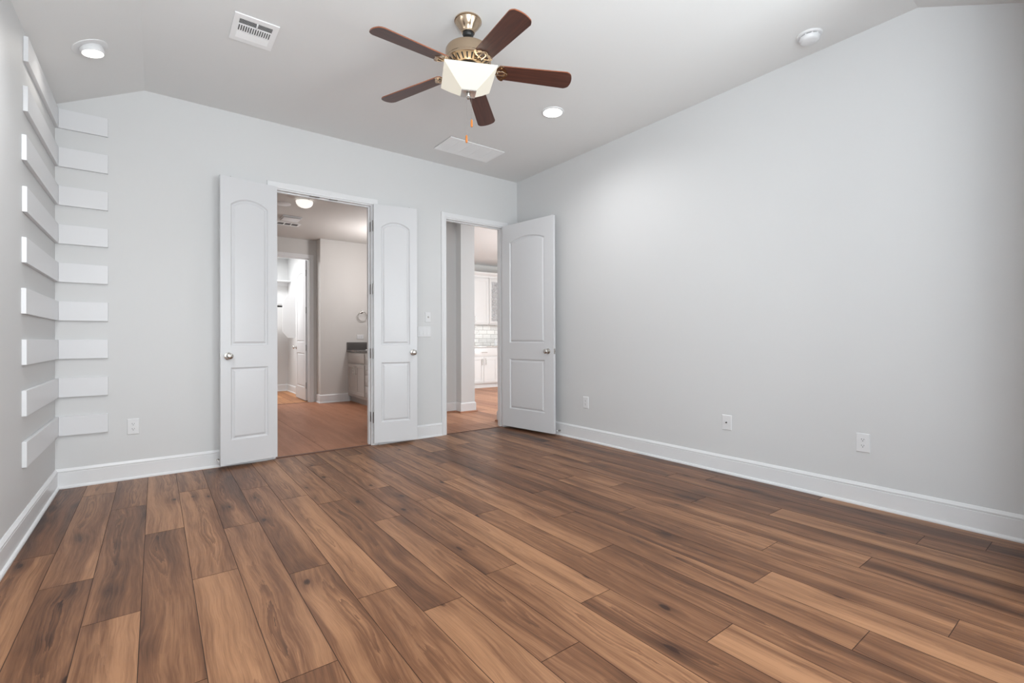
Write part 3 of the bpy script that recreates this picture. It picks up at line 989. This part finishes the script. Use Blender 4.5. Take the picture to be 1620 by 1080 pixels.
# ------------------------------------------------------------------ ceiling fan
fan = thing('ceiling_fan', 'five-blade dark wood ceiling fan with a lit square glass bowl', 'ceiling fan', (1.55, 2.50, ZC))
mb = MB()
mb.lathe([(0.0, 0.0), (0.082, 0.0), (0.084, -0.004), (0.084, -0.010), (0.080, -0.012), (0.078, -0.017), (0.070, -0.033), (0.056, -0.050), (0.046, -0.063), (0.041, -0.074),
          (0.040, -0.079), (0.034, -0.080)], 48, cap=False)
mb.build('canopy', M['bronze'], fan, 30)
mb = MB(); mb.lathe([(0.034, -0.076), (0.035, -0.088), (0.030, -0.100), (0.018, -0.108), (0.0, -0.109)], 32, cap=False); mb.build('hanger_ball', M['black'], fan, 50)
mb = MB(); mb.cyl((0, 0, -0.105), (0, 0, -0.170), 0.0105, 20); mb.build('downrod', M['bronze'], fan)
mb = MB()
mb.lathe([(0.0, -0.166), (0.030, -0.167), (0.085, -0.170), (0.118, -0.176), (0.134, -0.185), (0.1395, -0.196), (0.140, -0.202), (0.140, -0.248), (0.1385, -0.250), (0.1385, -0.252),
          (0.1415, -0.254), (0.1415, -0.264), (0.138, -0.267), (0.092, -0.290), (0.0, -0.291)], 64, cap=False)
for k in range(26):      # cooling slots cut in the lower cone
    a = 2 * PI * k / 26
    M4 = Matrix.Rotation(a, 4, 'Z')
    mb.add([(0.132, -0.0052, -0.2703), (0.132, 0.0052, -0.2703), (0.097, 0.0040, -0.2878), (0.097, -0.0040, -0.2878)], [(0, 1, 2, 3)], 1, M4)
mb.build('motor_housing', [M['bronze'], M['slot']], fan, 30)
mb = MB(); mb.lathe([(0.078, -0.288), (0.078, -0.292), (0.050, -0.280), (0.050, -0.300)], 40); mb.build('flywheel', M['black'], fan)
BZ = -0.300
for k in range(5):
    ang = math.radians((-32.0, 45.8, 116.4, 187.5, -96.5)[k])
    base = Matrix.Rotation(ang, 4, 'Z') @ Matrix.Translation((0, 0, BZ)) @ Matrix.Rotation(math.radians(4.0), 4, 'Y')
    pit = Matrix.Rotation(math.radians(-12), 4, 'X')
    bl = thing('fan_blade', None, None)
    bpy.data.objects.remove(bl)
    # outline: narrower root, wide rounded tip
    r0, r1 = 0.185, (0.648, 0.668, 0.668, 0.650, 0.656)[k]
    pts = []
    w0, w1 = 0.054, 0.067
    pts += [(r0 + 0.012, -w0), (r0, -w0 + 0.014), (r0, w0 - 0.014), (r0 + 0.012, w0)]
    tip = []
    for i in range(9):
        t = i / 8
        yy = w1 * (1 - 2 * t)
        tip.append((r1 - 0.020 * (yy / w1) ** 2, yy))
    tip[0] = (r1 - 0.038, w1); tip.insert(1, (r1 - 0.024, w1 - 0.006)); tip[-1] = (r1 - 0.038, -w1); tip.insert(len(tip) - 1, (r1 - 0.024, -w1 + 0.006))
    pts += tip
    th = 0.0032
    n = len(pts)
    mb = MB()
    V = [(p[0], p[1], -th) for p in pts] + [(p[0], p[1], th) for p in pts]
    mb.add(V, [list(range(n)), list(range(n, 2 * n))], 0)
    mb.add(V, [(i, (i + 1) % n, n + (i + 1) % n, n + i) for i in range(n)], 1)
    b = mb.build('blade', [M['blade'], M['bladeedge']], fan, 30)
    b.matrix_local = base @ pit
    # cast blade iron: arm from the flywheel and a scalloped shield under the blade root
    mb = MB()
    sc = [(0.172, -0.012), (0.176, -0.030), (0.190, -0.052), (0.206, -0.061), (0.219, -0.056), (0.216, -0.046), (0.226, -0.040), (0.237, -0.030), (0.233, -0.022), (0.243, -0.012),
          (0.250, 0.0), (0.243, 0.012), (0.233, 0.022), (0.237, 0.030), (0.226, 0.040), (0.216, 0.046), (0.219, 0.056), (0.206, 0.061), (0.190, 0.052), (0.176, 0.030), (0.172, 0.012)]
    inner = [(0.180 + (p[0] - 0.172) * 0.62, p[1] * 0.68) for p in sc]
    m_ = len(sc)
    zt_, zb_ = -0.0034, -0.0080
    V = [(p[0], p[1], zt_) for p in sc] + [(p[0], p[1], zb_) for p in sc] + [(p[0], p[1], zt_) for p in inner] + [(p[0], p[1], zb_) for p in inner]
    F = []
    for i in range(m_):
        j = (i + 1) % m_
        F += [(i, j, m_ + j, m_ + i), (2 * m_ + i, 3 * m_ + i, 3 * m_ + j, 2 * m_ + j), (m_ + i, m_ + j, 3 * m_ + j, 3 * m_ + i), (i, 2 * m_ + i, 2 * m_ + j, j)]
    mb.add(V, F)
    for yy in (-0.010, 0.010):
        mb.tube([(0.070, yy * 0.8, 0.030), (0.105, yy * 1.0, 0.020), (0.140, yy * 1.4, 0.000), (0.176, yy * 1.2, -0.006), (0.215, yy * 1.5, -0.006), (0.240, 0, -0.006)], 0.0052, 8)
    for px_, py_ in ((0.205, -0.040), (0.205, 0.040), (0.232, 0.0)):
        mb.lathe([(0.006, -0.0115), (0.006, -0.0078)], 12, 0, Matrix.Translation((px_, py_, 0)))
    ir = mb.build('blade_iron', M['bronze'], b, 40)
# light kit
mb = MB(); mb.lathe([(0.050, -0.296), (0.062, -0.304), (0.064, -0.330), (0.055, -0.338), (0.055, -0.352), (0.0, -0.352)], 40, cap=False); mb.build('fitter', M['black'], fan, 40)
KA = math.radians(-25.0)
kit = Matrix.Rotation(KA, 4, 'Z')


def sq(h, z):
    return [(-h, -h, z), (h, -h, z), (h, h, z), (-h, h, z)]


mb = MB()
rings = [sq(0.150, -0.3485), sq(0.1565, -0.3465), sq(0.1580, -0.3510), sq(0.1545, -0.3570), sq(0.100, -0.4060), sq(0.046, -0.4490), sq(0.030, -0.4530)]
rin = [sq(0.145, -0.3500), sq(0.030, -0.4480)]
V = [p for r_ in rings for p in r_]
F = []
for a in range(len(rings) - 1):
    for i in range(4):
        F.append((a * 4 + i, a * 4 + (i + 1) % 4, (a + 1) * 4 + (i + 1) % 4, (a + 1) * 4 + i))
nb = len(V)
V += [p for r_ in rin for p in r_]
for i in range(4):
    j = (i + 1) % 4
    F.append((i, nb + i, nb + j, j)); F.append((nb + i, nb + 4 + i, nb + 4 + j, nb + j))
F.append((nb + 4, nb + 5, nb + 6, nb + 7)); F.append(tuple(range((len(rings) - 1) * 4, len(rings) * 4)))
mb.add(V, F, 0, kit)
mb.build('glass_bowl', M['shade'], fan, 12)
mb = MB()
hh = 0.045
cp = [sq(hh, -0.4475), sq(hh, -0.4555), sq(hh * 0.55, -0.4590), sq(hh * 0.3, -0.4590)]
V = [p for r_ in cp for p in r_]
F = [(a * 4 + i, a * 4 + (i + 1) % 4, (a + 1) * 4 + (i + 1) % 4, (a + 1) * 4 + i) for a in range(3) for i in range(4)] + [(0, 1, 2, 3), (12, 13, 14, 15)]
mb.add(V, F, 0, kit)
mb.build('bowl_cap', M['nickel'], fan, 20)
mb = MB(); mb.lathe([(0.010, -0.458), (0.010, -0.466), (0.015, -0.470), (0.013, -0.476), (0.007, -0.480), (0.009, -0.486), (0.0, -0.492)], 24, cap=False); mb.build('finial', M['nickel'], fan, 40)
for (dx, dy, z0c, z1c, nm) in ((0.018, -0.010, -0.455, -0.612, 'pull_chain'), (-0.006, 0.012, -0.455, -0.708, 'pull_chain')):
    mb = MB()
    nb_ = int((z0c - z1c) / 0.0034)
    mb.cyl((dx, dy, z0c), (dx, dy, z1c), 0.0006, 6)
    for i in range(0, nb_):
        z = z0c - i * 0.0034
        mb.lathe([(0.0, z + 0.0012), (0.0012, z), (0.0, z - 0.0012)], 6, 0, Matrix.Translation((dx, dy, 0)), cap=False)
    c = mb.build(nm, M['nickel'], fan, 60)
    mb = MB(); mb.lathe([(0.0, z1c + 0.002), (0.0040, z1c), (0.0062, z1c - 0.008), (0.0074, z1c - 0.030), (0.0070, z1c - 0.042), (0.0040, z1c - 0.047), (0.0, z1c - 0.048)], 18, 0, Matrix.Translation((dx, dy, 0)), cap=False)
    mb.build('fob', M['fob'], c, 60)
point_light('fan_bowl_glow', (1.55, 2.50, ZC - 0.360), 1.2, (1.0, 0.90, 0.74), 0.05)

# ------------------------------------------------------------------ bathroom beyond the double door
YW = 8.405      # far wall of the bathroom
YC = 8.655      # closet wall
ZB = 2.805
CD0, CD1 = 1.400, 2.140
mb = MB(); mb.box(2.245, YW, 0, 3.40, YC + WT, ZB)
struct(mb, 'wall_bathroom_far', M['bathwall'], 'warm grey bathroom wall with a towel ring', 'wall')
mb = MB(); mb.box(0.4, YC, 0, CD0, YC + WT, ZB); mb.box(CD0, YC, 2.50, CD1, YC + WT, ZB); mb.box(CD1, YC, 0, 2.245, YC + WT, ZB)
struct(mb, 'wall_closet_front', M['bathwall'], 'warm grey bathroom wall round the closet doorway', 'wall')
mb = MB(); mb.box(0.40, YB + WT, 0, 0.50, YC, ZB)
struct(mb, 'wall_bathroom_left', M['bathwall'], 'bathroom side wall left of the double door', 'wall')
mb = MB(); mb.box(2.36, YB + WT, 0, 2.46, 6.30, ZB); mb.box(2.36, 6.20, 0, 3.40, 6.30, ZB); mb.box(3.28, 6.30, 0, 3.40, YW, ZB)
struct(mb, 'wall_bathroom_right', M['bathwall'], 'bathroom walls round the vanity recess', 'wall')
mb = MB(); mb.box(0.40, YB + WT, ZB, 2.36, YC, ZB + 0.02); mb.box(2.36, 6.2, ZB, 3.40, YC, ZB + 0.02)
struct(mb, 'ceiling_bathroom', M['bathwall'], 'warm grey bathroom ceiling', 'ceiling')
mb = MB(); base_run(mb, (2.245, YW), (2.735, YW), (0, -1), m0=-1); base_run(mb, (2.245, YW), (2.245, YC), (-1, 0), m0=-1)
struct(mb, 'baseboard_bathroom', M['trim'], 'white baseboard at the far bathroom wall', 'baseboard', 25)
mb = MB(); casing(mb, CD0, CD1, 2.495, YC); jamb(mb, CD0 - JT, CD1 + JT, 2.501, YC, YC + WT)
struct(mb, 'trim_5', M['trim'], 'white casing round the closet doorway', 'trim')
mb = MB(); mb.prism([(YC - 0.008, 0), (YC - 0.004, 0.004), (YC + 0.020, 0.004), (YC + 0.024, 0)], 'x', CD0 + 0.02, CD1 - 0.02)
struct(mb, 'trim_6', M['strip'], 'dark threshold strip of the closet', 'trim')

o = thing('towel_ring', 'nickel towel ring on the far bathroom wall above the vanity', 'towel ring', (2.955, YW, 1.575))
mb = MB(); mb.lathe([(0.026, 0), (0.026, 0.006), (0.016, 0.012), (0.010, 0.016), (0.010, 0.046), (0.013, 0.050), (0.0, 0.053)], 24, 0, Matrix.Rotation(PI / 2, 4, 'X'), cap=False); mb.build('post', M['nickel'], o, 40)
mb = MB(); mb.tube([(0.082 * math.sin(2 * PI * k / 40), -0.040 - 0.006 * math.cos(2 * PI * k / 40), -0.082 + 0.082 * math.cos(2 * PI * k / 40)) for k in range(40)], 0.0055, 8, closed=True); mb.build('ring', M['nickel'], o, 60)
# horizontal outlet over the counter
o = thing('wall_outlet', 'white sideways outlet above the dark vanity counter', 'outlet', (2.930, YW, 1.127), (0, 0, 0), 'wall outlets')
pl_ = plate(o, 0.123, 0.080)
for x in (-0.0195, 0.0195):
    mb = MB(); mb.box(x - 0.0145, -0.0075, -0.017, x + 0.0145, -0.005, 0.017)
    rc = mb.build('receptacle', M['plastic'], o)
    for z in (-0.0064, 0.0064):
        mb = MB(); mb.box(x - 0.005, -0.0080, z - 0.0012, x + 0.004, -0.007, z + 0.0012); mb.build('blade_slot', M['slot'], rc)


def shaker(mb, x, y0, y1, z0, z1, rail=0.055, t=0.018, inset=0.008, axis='x'):
    """shaker front in the plane x (axis 'x', faces -x) or y (axis 'y', faces -y)"""
    def bx(a0, c0, a1, c1, d0, d1):
        if axis == 'x': mb.bbox(x + d0, a0, c0, x + d1, a1, c1, 0.0015, seg=1)
        else: mb.bbox(a0, x + d0, c0, a1, x + d1, c1, 0.0015, seg=1)
    bx(y0 + rail - 0.002, z0 + rail - 0.002, y1 - rail + 0.002, z1 - rail + 0.002, -t + inset, 0)
    bx(y0, z0, y0 + rail, z1, -t, 0); bx(y1 - rail, z0, y1, z1, -t, 0)
    bx(y0 + rail, z0, y1 - rail, z0 + rail, -t, 0); bx(y0 + rail, z1 - rail, y1 - rail, z1, -t, 0)


def bar_pull(parent, p0, p1, off, mat='nickel'):
    p0, p1, off = Vector(p0), Vector(p1), Vector(off)
    d = (p1 - p0).normalized()
    mb = MB(); mb.cyl(p0 + off - d * 0.012, p1 + off + d * 0.012, 0.0058, 10); mb.cyl(p0, p0 + off, 0.0048, 8); mb.cyl(p1, p1 + off, 0.0048, 8)
    return mb.build('handle', M[mat], parent, 40)


XV = 2.708
o = thing('vanity_cabinet', 'grey shaker vanity cabinet in the bathroom corner', 'cabinet', (XV, 7.5, 0))
def rel(v): return v - 7.5
mb = MB(); mb.box(0, rel(6.62), 0.105, 0.565, rel(YW - 0.002), 0.868); mb.build('carcass', M['vanity'], o)
mb = MB(); mb.box(0.055, rel(6.64), 0.0, 0.54, rel(YW - 0.003), 0.106); mb.build('toe_kick', M['vanity'], o)
mb = MB(); mb.bbox(-0.018, rel(7.545), 0.692, 0, rel(8.322), 0.852, 0.002); mb.build('false_front', M['vanity'], o)
for a, b, hy in ((7.936, 8.326, 7.978), (7.545, 7.932, 7.890)):
    mb = MB(); shaker(mb, 0, rel(a), rel(b), 0.150, 0.665)
    dd = mb.build('cabinet_door', M['vanity'], o, 20)
    bar_pull(dd, (-0.018, rel(hy), 0.505), (-0.018, rel(hy), 0.625), (-0.032, 0, 0))
for z0_, z1_ in ((0.692, 0.852), (0.520, 0.672), (0.345, 0.500), (0.150, 0.325)):
    mb = MB(); mb.bbox(-0.018, rel(7.08), z0_, 0, rel(7.495), z1_, 0.002)
    dr = mb.build('drawer', M['vanity'], o)
    zz = (z0_ + z1_) / 2
    bar_pull(dr, (-0.018, rel(7.22), zz), (-0.018, rel(7.35), zz), (-0.032, 0, 0))
o = thing('vanity_countertop', 'dark grey vanity counter with a raised side splash', 'countertop', (XV, 7.5, 0.868))
mb = MB(); mb.bbox(-0.025, rel(6.60), 0.0006, 0.571, rel(YW - 0.001), 0.036, 0.004); mb.build('slab', M['vantop'], o)
mb = MB(); mb.bbox(-0.020, rel(YW - 0.021), 0.0362, 0.571, rel(YW - 0.001), 0.166, 0.003); mb.build('side_splash', M['vantop'], o)
mb = MB()
nn = 40
ell = [(0.28 + 0.17 * math.cos(2 * PI * k / nn), rel(7.75) + 0.235 * math.sin(2 * PI * k / nn), 0.0364) for k in range(nn)]
mb.tube(ell, 0.010, 8, closed=True); mb.build('sink_rim', M['plastic'], o, 60)

# bathroom ceiling fittings
o = thing('flush_light', 'lit round dome light on the bathroom ceiling', 'ceiling light', (1.470, 6.200, ZB))
mb = MB(); mb.lathe([(0.075, 0), (0.078, -0.012), (0.085, -0.020), (0.0, -0.020)], 40, cap=False); mb.build('pan', M['plastic'], o, 30)
mb = MB(); mb.lathe([(0.095, -0.018), (0.098, -0.030), (0.092, -0.055), (0.074, -0.078), (0.045, -0.093), (0.0, -0.099)], 40, cap=False); mb.build('dome', M['dome'], o, 60)
o = thing('bath_ceiling_disc', 'flat white disc on the bathroom ceiling beside the dome light', 'ceiling light', (1.290, 6.530, ZB))
mb = MB(); mb.lathe([(0.095, 0), (0.095, -0.008), (0.080, -0.014), (0.0, -0.016)], 40, cap=False); mb.build('cover', M['plastic'], o, 40)
o = thing('exhaust_fan', 'white exhaust fan cover on the bathroom ceiling', 'exhaust fan', (1.530, 7.220, ZB))
mb = MB(); mb.bbox(-0.125, -0.125, -0.018, 0.125, 0.125, 0, 0.006); mb.build('housing', M['plastic'], o)
mb = MB(); mb.bbox(-0.115, -0.115, -0.034, 0.115, 0.115, -0.020, 0.010); mb.build('cover', M['plastic'], o)
o = thing('ceiling_vent', 'white slotted vent on the bathroom ceiling beyond the exhaust fan', 'vent', (1.570, 7.620, ZB))
mb = MB()
mb.box(-0.17, -0.10, -0.001, 0.17, 0.10, 0)
for q in ((-0.17, -0.10, 0.17, -0.070), (-0.17, 0.070, 0.17, 0.10), (-0.17, -0.07, -0.140, 0.07), (0.140, -0.07, 0.17, 0.07), (-0.052, -0.07, -0.040, 0.07), (0.040, -0.07, 0.052, 0.07)):
    mb.box(q[0], q[1], -0.008, q[2], q[3], -0.0005)
mb.build('frame', M['register'], o)
for x0_, x1_ in ((-0.14, -0.052), (-0.04, 0.04), (0.052, 0.14)):
    mb = MB(); mb.box(x0_, -0.07, -0.0022, x1_, 0.07, -0.0012); mb.build('slot', M['ductdark'], o)  # grey plates carry the shade of the vent openings in their colour

# ------------------------------------------------------------------ closet
XCL = 2.255
mb = MB(); mb.box(XCL, YC + WT, 0, 2.45, 11.1, ZB)
struct(mb, 'wall_closet_right', M['wall'], 'closet side wall behind the inner door', 'wall')
mb = MB(); mb.box(0.4, 10.93, 0, XCL, 11.1, ZB)
struct(mb, 'wall_closet_back', M['wall'], 'closet wall at the far end', 'wall')
mb = MB(); mb.box(0.3, YC + WT, 0, 0.4, 11.1, ZB)
struct(mb, 'wall_closet_left', M['wall'], 'closet side wall out of view', 'wall')
mb = MB(); mb.box(0.3, YC, ZB, 2.45, 11.1, ZB + 0.02)
struct(mb, 'ceiling_closet', M['wall'], 'closet ceiling', 'ceiling')
mb = MB(); base_run(mb, (0.4, 10.93), (XCL, 10.93), (0, -1), m1=1); base_run(mb, (XCL, YC + WT), (XCL, 10.93), (-1, 0), m1=1)
struct(mb, 'baseboard_closet', M['trim'], 'white baseboard round the closet', 'baseboard', 25)
o, s = leaf_thing('door_4', 'narrow white door standing open inside the closet', 'door', (2.098, 8.790), (2.098, 9.520), 0.730, 0.034, 0.02, 2.475,
                  [(0.11, 0.62, 0.24, 0.85, 0), (0.11, 0.62, 1.04, 2.23, 0.055)], 0.665, True)
hinge_set(o, -0.004, -0.006, (2.25, 1.60, 0.94, 0.28))
# upper shelf, hanging shelf with rod and its chamfered end panel
o = thing('closet_shelf', 'long white shelf high on the closet back wall', 'shelf', (1.6, 10.93, 2.30))
mb = MB(); mb.bbox(-1.0, -0.31, -0.010, XCL - 1.6 - 0.001, 0, 0.010, 0.002); mb.build('board', M['trim'], o)
mb = MB(); mb.box(-1.0, -0.022, -0.075, XCL - 1.6 - 0.001, 0, -0.0105); mb.build('cleat', M['trim'], o)
o = thing('shelf_end_panel', 'white closet panel with cut corners beside the open closet door', 'shelf panel', (XCL, 10.02, 0))
mb = MB()
mb.prism([(0, 1.95), (-0.19, 1.95), (-0.285, 1.83), (-0.285, 1.24), (-0.19, 1.12), (0, 1.12)], 'y', -0.009, 0.009)
mb.build('panel', M['trim'], o)
o = thing('hanging_shelf', 'white closet shelf with a black rod behind the cut-corner panel', 'shelf', (1.6, 10.35, 1.80))
mb = MB(); mb.bbox(-1.0, -0.16, -0.010, XCL - 1.6 - 0.002, 0.16, 0.010, 0.002); mb.bbox(-1.0, -0.178, -0.030, XCL - 1.6 - 0.002, -0.160, 0.012, 0.004); mb.build('board', M['trim'], o)
mb = MB(); mb.cyl((-1.0, -0.10, -0.055), (XCL - 1.6 - 0.001, -0.10, -0.055), 0.017, 16); mb.build('rod', M['black'], o)

# ------------------------------------------------------------------ hall and kitchen beyond the single door
ZH = 2.83
mb = MB(); mb.box(2.46, 6.172, 0, 3.602, 6.30, ZH)
struct(mb, 'wall_hall_far', M['wall'], 'light grey hall wall seen through the single door', 'wall')
mb = MB(); mb.box(3.602, 6.030, 0, 3.838, 6.30, ZH)
struct(mb, 'wall_hall_pier', M['wall'], 'light grey wall pier between the hall and the kitchen', 'wall')
mb = MB(); mb.box(3.612, YB + WT, 0, 3.74, 5.10, ZH)
struct(mb, 'wall_hall_stub', M['wall'], 'short hall wall behind the right jamb of the single door', 'wall')
mb = MB(); mb.box(3.74, YB + 0.0, 0, 9.0, YB + WT, ZH); mb.box(8.9, YB + WT, 0, 9.0, 9.4, ZH)
struct(mb, 'wall_kitchen_right', M['wall'], 'kitchen walls out of view behind the single door', 'wall')
mb = MB(); mb.box(3.40, 6.30, 0, 3.50, 9.4, ZH)
struct(mb, 'wall_kitchen_left', M['wall'], 'kitchen side wall behind the pier', 'wall')
YK = 9.37
mb = MB(); mb.box(3.40, YK, 0, 9.0, 9.47, ZH)
struct(mb, 'wall_kitchen_back', M['bathwall'], 'kitchen wall above the white cabinets', 'wall')
mb = MB(); mb.box(2.36, YB + WT, ZH, 9.0, 6.2, ZH + 0.02); mb.box(3.40, 6.2, ZH, 9.0, 9.4, ZH + 0.02)
struct(mb, 'ceiling_hall', M['ceil'], 'ceiling of the hall and the kitchen', 'ceiling')
mb = MB()
base_run(mb, (2.46, 6.172), (3.602, 6.172), (0, -1), m1=1)
base_run(mb, (3.602, 6.030), (3.602, 6.172), (-1, 0), m0=-1, m1=1)
base_run(mb, (3.602, 6.030), (3.838, 6.030), (0, -1), m0=-1, m1=-1)
base_run(mb, (3.838, 6.030), (3.838, 6.30), (1, 0), m0=-1)
base_run(mb, (3.612, YB + WT + 0.016), (3.612, 5.10), (-1, 0), m1=-1)
base_run(mb, (3.612, 5.10), (3.74, 5.10), (0, 1), m0=-1)
struct(mb, 'baseboard_hall', M['trim'], 'white baseboard of the hall walls and pier', 'baseboard', 25)
QR = [(0.0150, 0), (0.034, 0), (0.033, 0.009), (0.028, 0.016), (0.020, 0.019), (0.0150, 0.0195)]
mb = MB()
base_run(mb, (2.46, 6.172), (3.602, 6.172), (0, -1), QR, m1=1)
base_run(mb, (3.602, 6.030), (3.602, 6.172), (-1, 0), QR, m0=-1, m1=1)
base_run(mb, (3.602, 6.030), (3.838, 6.030), (0, -1), QR, m0=-1, m1=-1)
base_run(mb, (3.838, 6.030), (3.838, 6.30), (1, 0), QR, m0=-1)
base_run(mb, (3.612, YB + WT + 0.016), (3.612, 5.10), (-1, 0), QR, m1=-1)
base_run(mb, (3.612, 5.10), (3.74, 5.10), (0, 1), QR, m0=-1)
struct(mb, 'trim_7', M['shoe_wood'], 'brown wood shoe moulding at the foot of the hall baseboard', 'trim', 25)

YBF = 8.755     # base cabinet face
def base_cabinet(x0, x1, label):
    o = thing('kitchen_base_cabinet', label, 'cabinet', ((x0 + x1) / 2, YK, 0), (0, 0, 0), 'kitchen base cabinets')
    a, b = x0 - (x0 + x1) / 2, x1 - (x0 + x1) / 2
    f = YBF - YK
    mb = MB(); mb.box(a, f, 0.105, b, -0.001, 0.900); mb.build('carcass', M['kitchen'], o)
    mb = MB(); mb.box(a, f + 0.07, 0.0, b, -0.002, 0.106); mb.build('toe_kick', M['kitchen'], o)
    mb = MB(); mb.bbox(a + 0.018, f - 0.018, 0.705, b - 0.018, f, 0.870, 0.002)
    d = mb.build('drawer', M['kitchen'], o); m_ = (a + b) / 2
    bar_pull(d, (m_ - 0.06, f - 0.018, 0.79), (m_ + 0.06, f - 0.018, 0.79), (0, -0.03, 0))
    for q0, q1, hx in ((a + 0.018, m_ - 0.003, m_ - 0.045), (m_ + 0.003, b - 0.018, m_ + 0.045)):
        mb = MB(); shaker(mb, f, q0, q1, 0.130, 0.685, axis='y'); d = mb.build('cabinet_door', M['kitchen'], o, 20)
        bar_pull(d, (hx, f - 0.018, 0.53), (hx, f - 0.018, 0.64), (0, -0.03, 0))
    return o


base_cabinet(5.425, 6.178, 'white kitchen base cabinet with one drawer above two doors')
base_cabinet(6.182, 6.935, 'white kitchen base cabinet mostly hidden behind the door jamb')
o = thing('kitchen_countertop', 'light speckled stone counter on the white base cabinets', 'countertop', (6.2, YK, 0.900))
mb = MB(); mb.bbox(-0.80, YBF - 0.03 - YK, 0.0006, 0.80, -0.001, 0.032, 0.004); mb.build('slab', M['granite'], o)
mb = MB(); mb.box(5.3, YK - 0.010, 0.934, 7.2, YK, 1.418)
struct(mb, 'wall_backsplash', M['tile'], 'glossy white tile backsplash between counter and upper cabinets', 'backsplash')
outlet((6.56, YK - 0.010, 0.985), 0, 'white outlet in the glossy tile backsplash of the kitchen', 0.075, 0.120)
YUF = 9.035
o = thing('kitchen_wall_cabinet', 'white kitchen wall cabinet with a solid shaker door', 'cabinet', (5.76, YK, 1.42), (0, 0, 0), 'kitchen wall cabinets')
f = YUF - YK
mb = MB(); mb.box(-0.40, f, 0, 0.372, -0.001, 1.07); mb.build('carcass', M['kitchen'], o)
mb = MB(); shaker(mb, f, -0.38, 0.355, 0.025, 1.045, axis='y'); d = mb.build('cabinet_door', M['kitchen'], o, 20)
bar_pull(d, (-0.006, f - 0.018, 0.06), (-0.006, f - 0.018, 0.17), (0, -0.03, 0))
mb = MB(); mb.prism([(f - 0.02, 1.072), (f - 0.02, 1.11), (f - 0.06, 1.16), (f - 0.06, 1.19), (0, 1.19), (0, 1.072)], 'x', -0.40, 0.372); mb.build('crown', M['kitchen'], o)
o = thing('kitchen_wall_cabinet', 'white kitchen wall cabinet with a crinkled glass door', 'cabinet', (6.45, YK, 1.42), (0, 0, 0), 'kitchen wall cabinets')
mb = MB()
a, b = -0.316, 0.316
mb.box(a, f, 0, a + 0.018, -0.001, 1.07); mb.box(b - 0.018, f, 0, b, -0.001, 1.07); mb.box(a, f, 0, b, -0.001, 0.02); mb.box(a, f, 1.05, b, -0.001, 1.07); mb.box(a, -0.012, 0, b, -0.001, 1.07)
mb.build('carcass', M['kitchen'], o)
mb = MB(); mb.box(a + 0.018, f + 0.03, 0.59, b - 0.018, -0.012, 0.608); mb.build('shelf', M['kitchen'], o)
mb = MB()
for q in ((a + 0.015, 0.025, a + 0.070, 1.045), (b - 0.070, 0.025, b - 0.015, 1.045), (a + 0.070, 0.025, b - 0.070, 0.080), (a + 0.070, 0.990, b - 0.070, 1.045)):
    mb.bbox(q[0], f - 0.018, q[1], q[2], f, q[3], 0.0015, seg=1)
d = mb.build('cabinet_door', M['kitchen'], o, 20)
mb = MB(); mb.box(a + 0.068, f - 0.012, 0.078, b - 0.068, f - 0.006, 0.992); mb.build('glass_pane', M['crinkle'], d)
mb = MB(); mb.prism([(f - 0.02, 1.072), (f - 0.02, 1.11), (f - 0.06, 1.16), (f - 0.06, 1.19), (0, 1.19), (0, 1.072)], 'x', a, b); mb.build('crown', M['kitchen'], o)
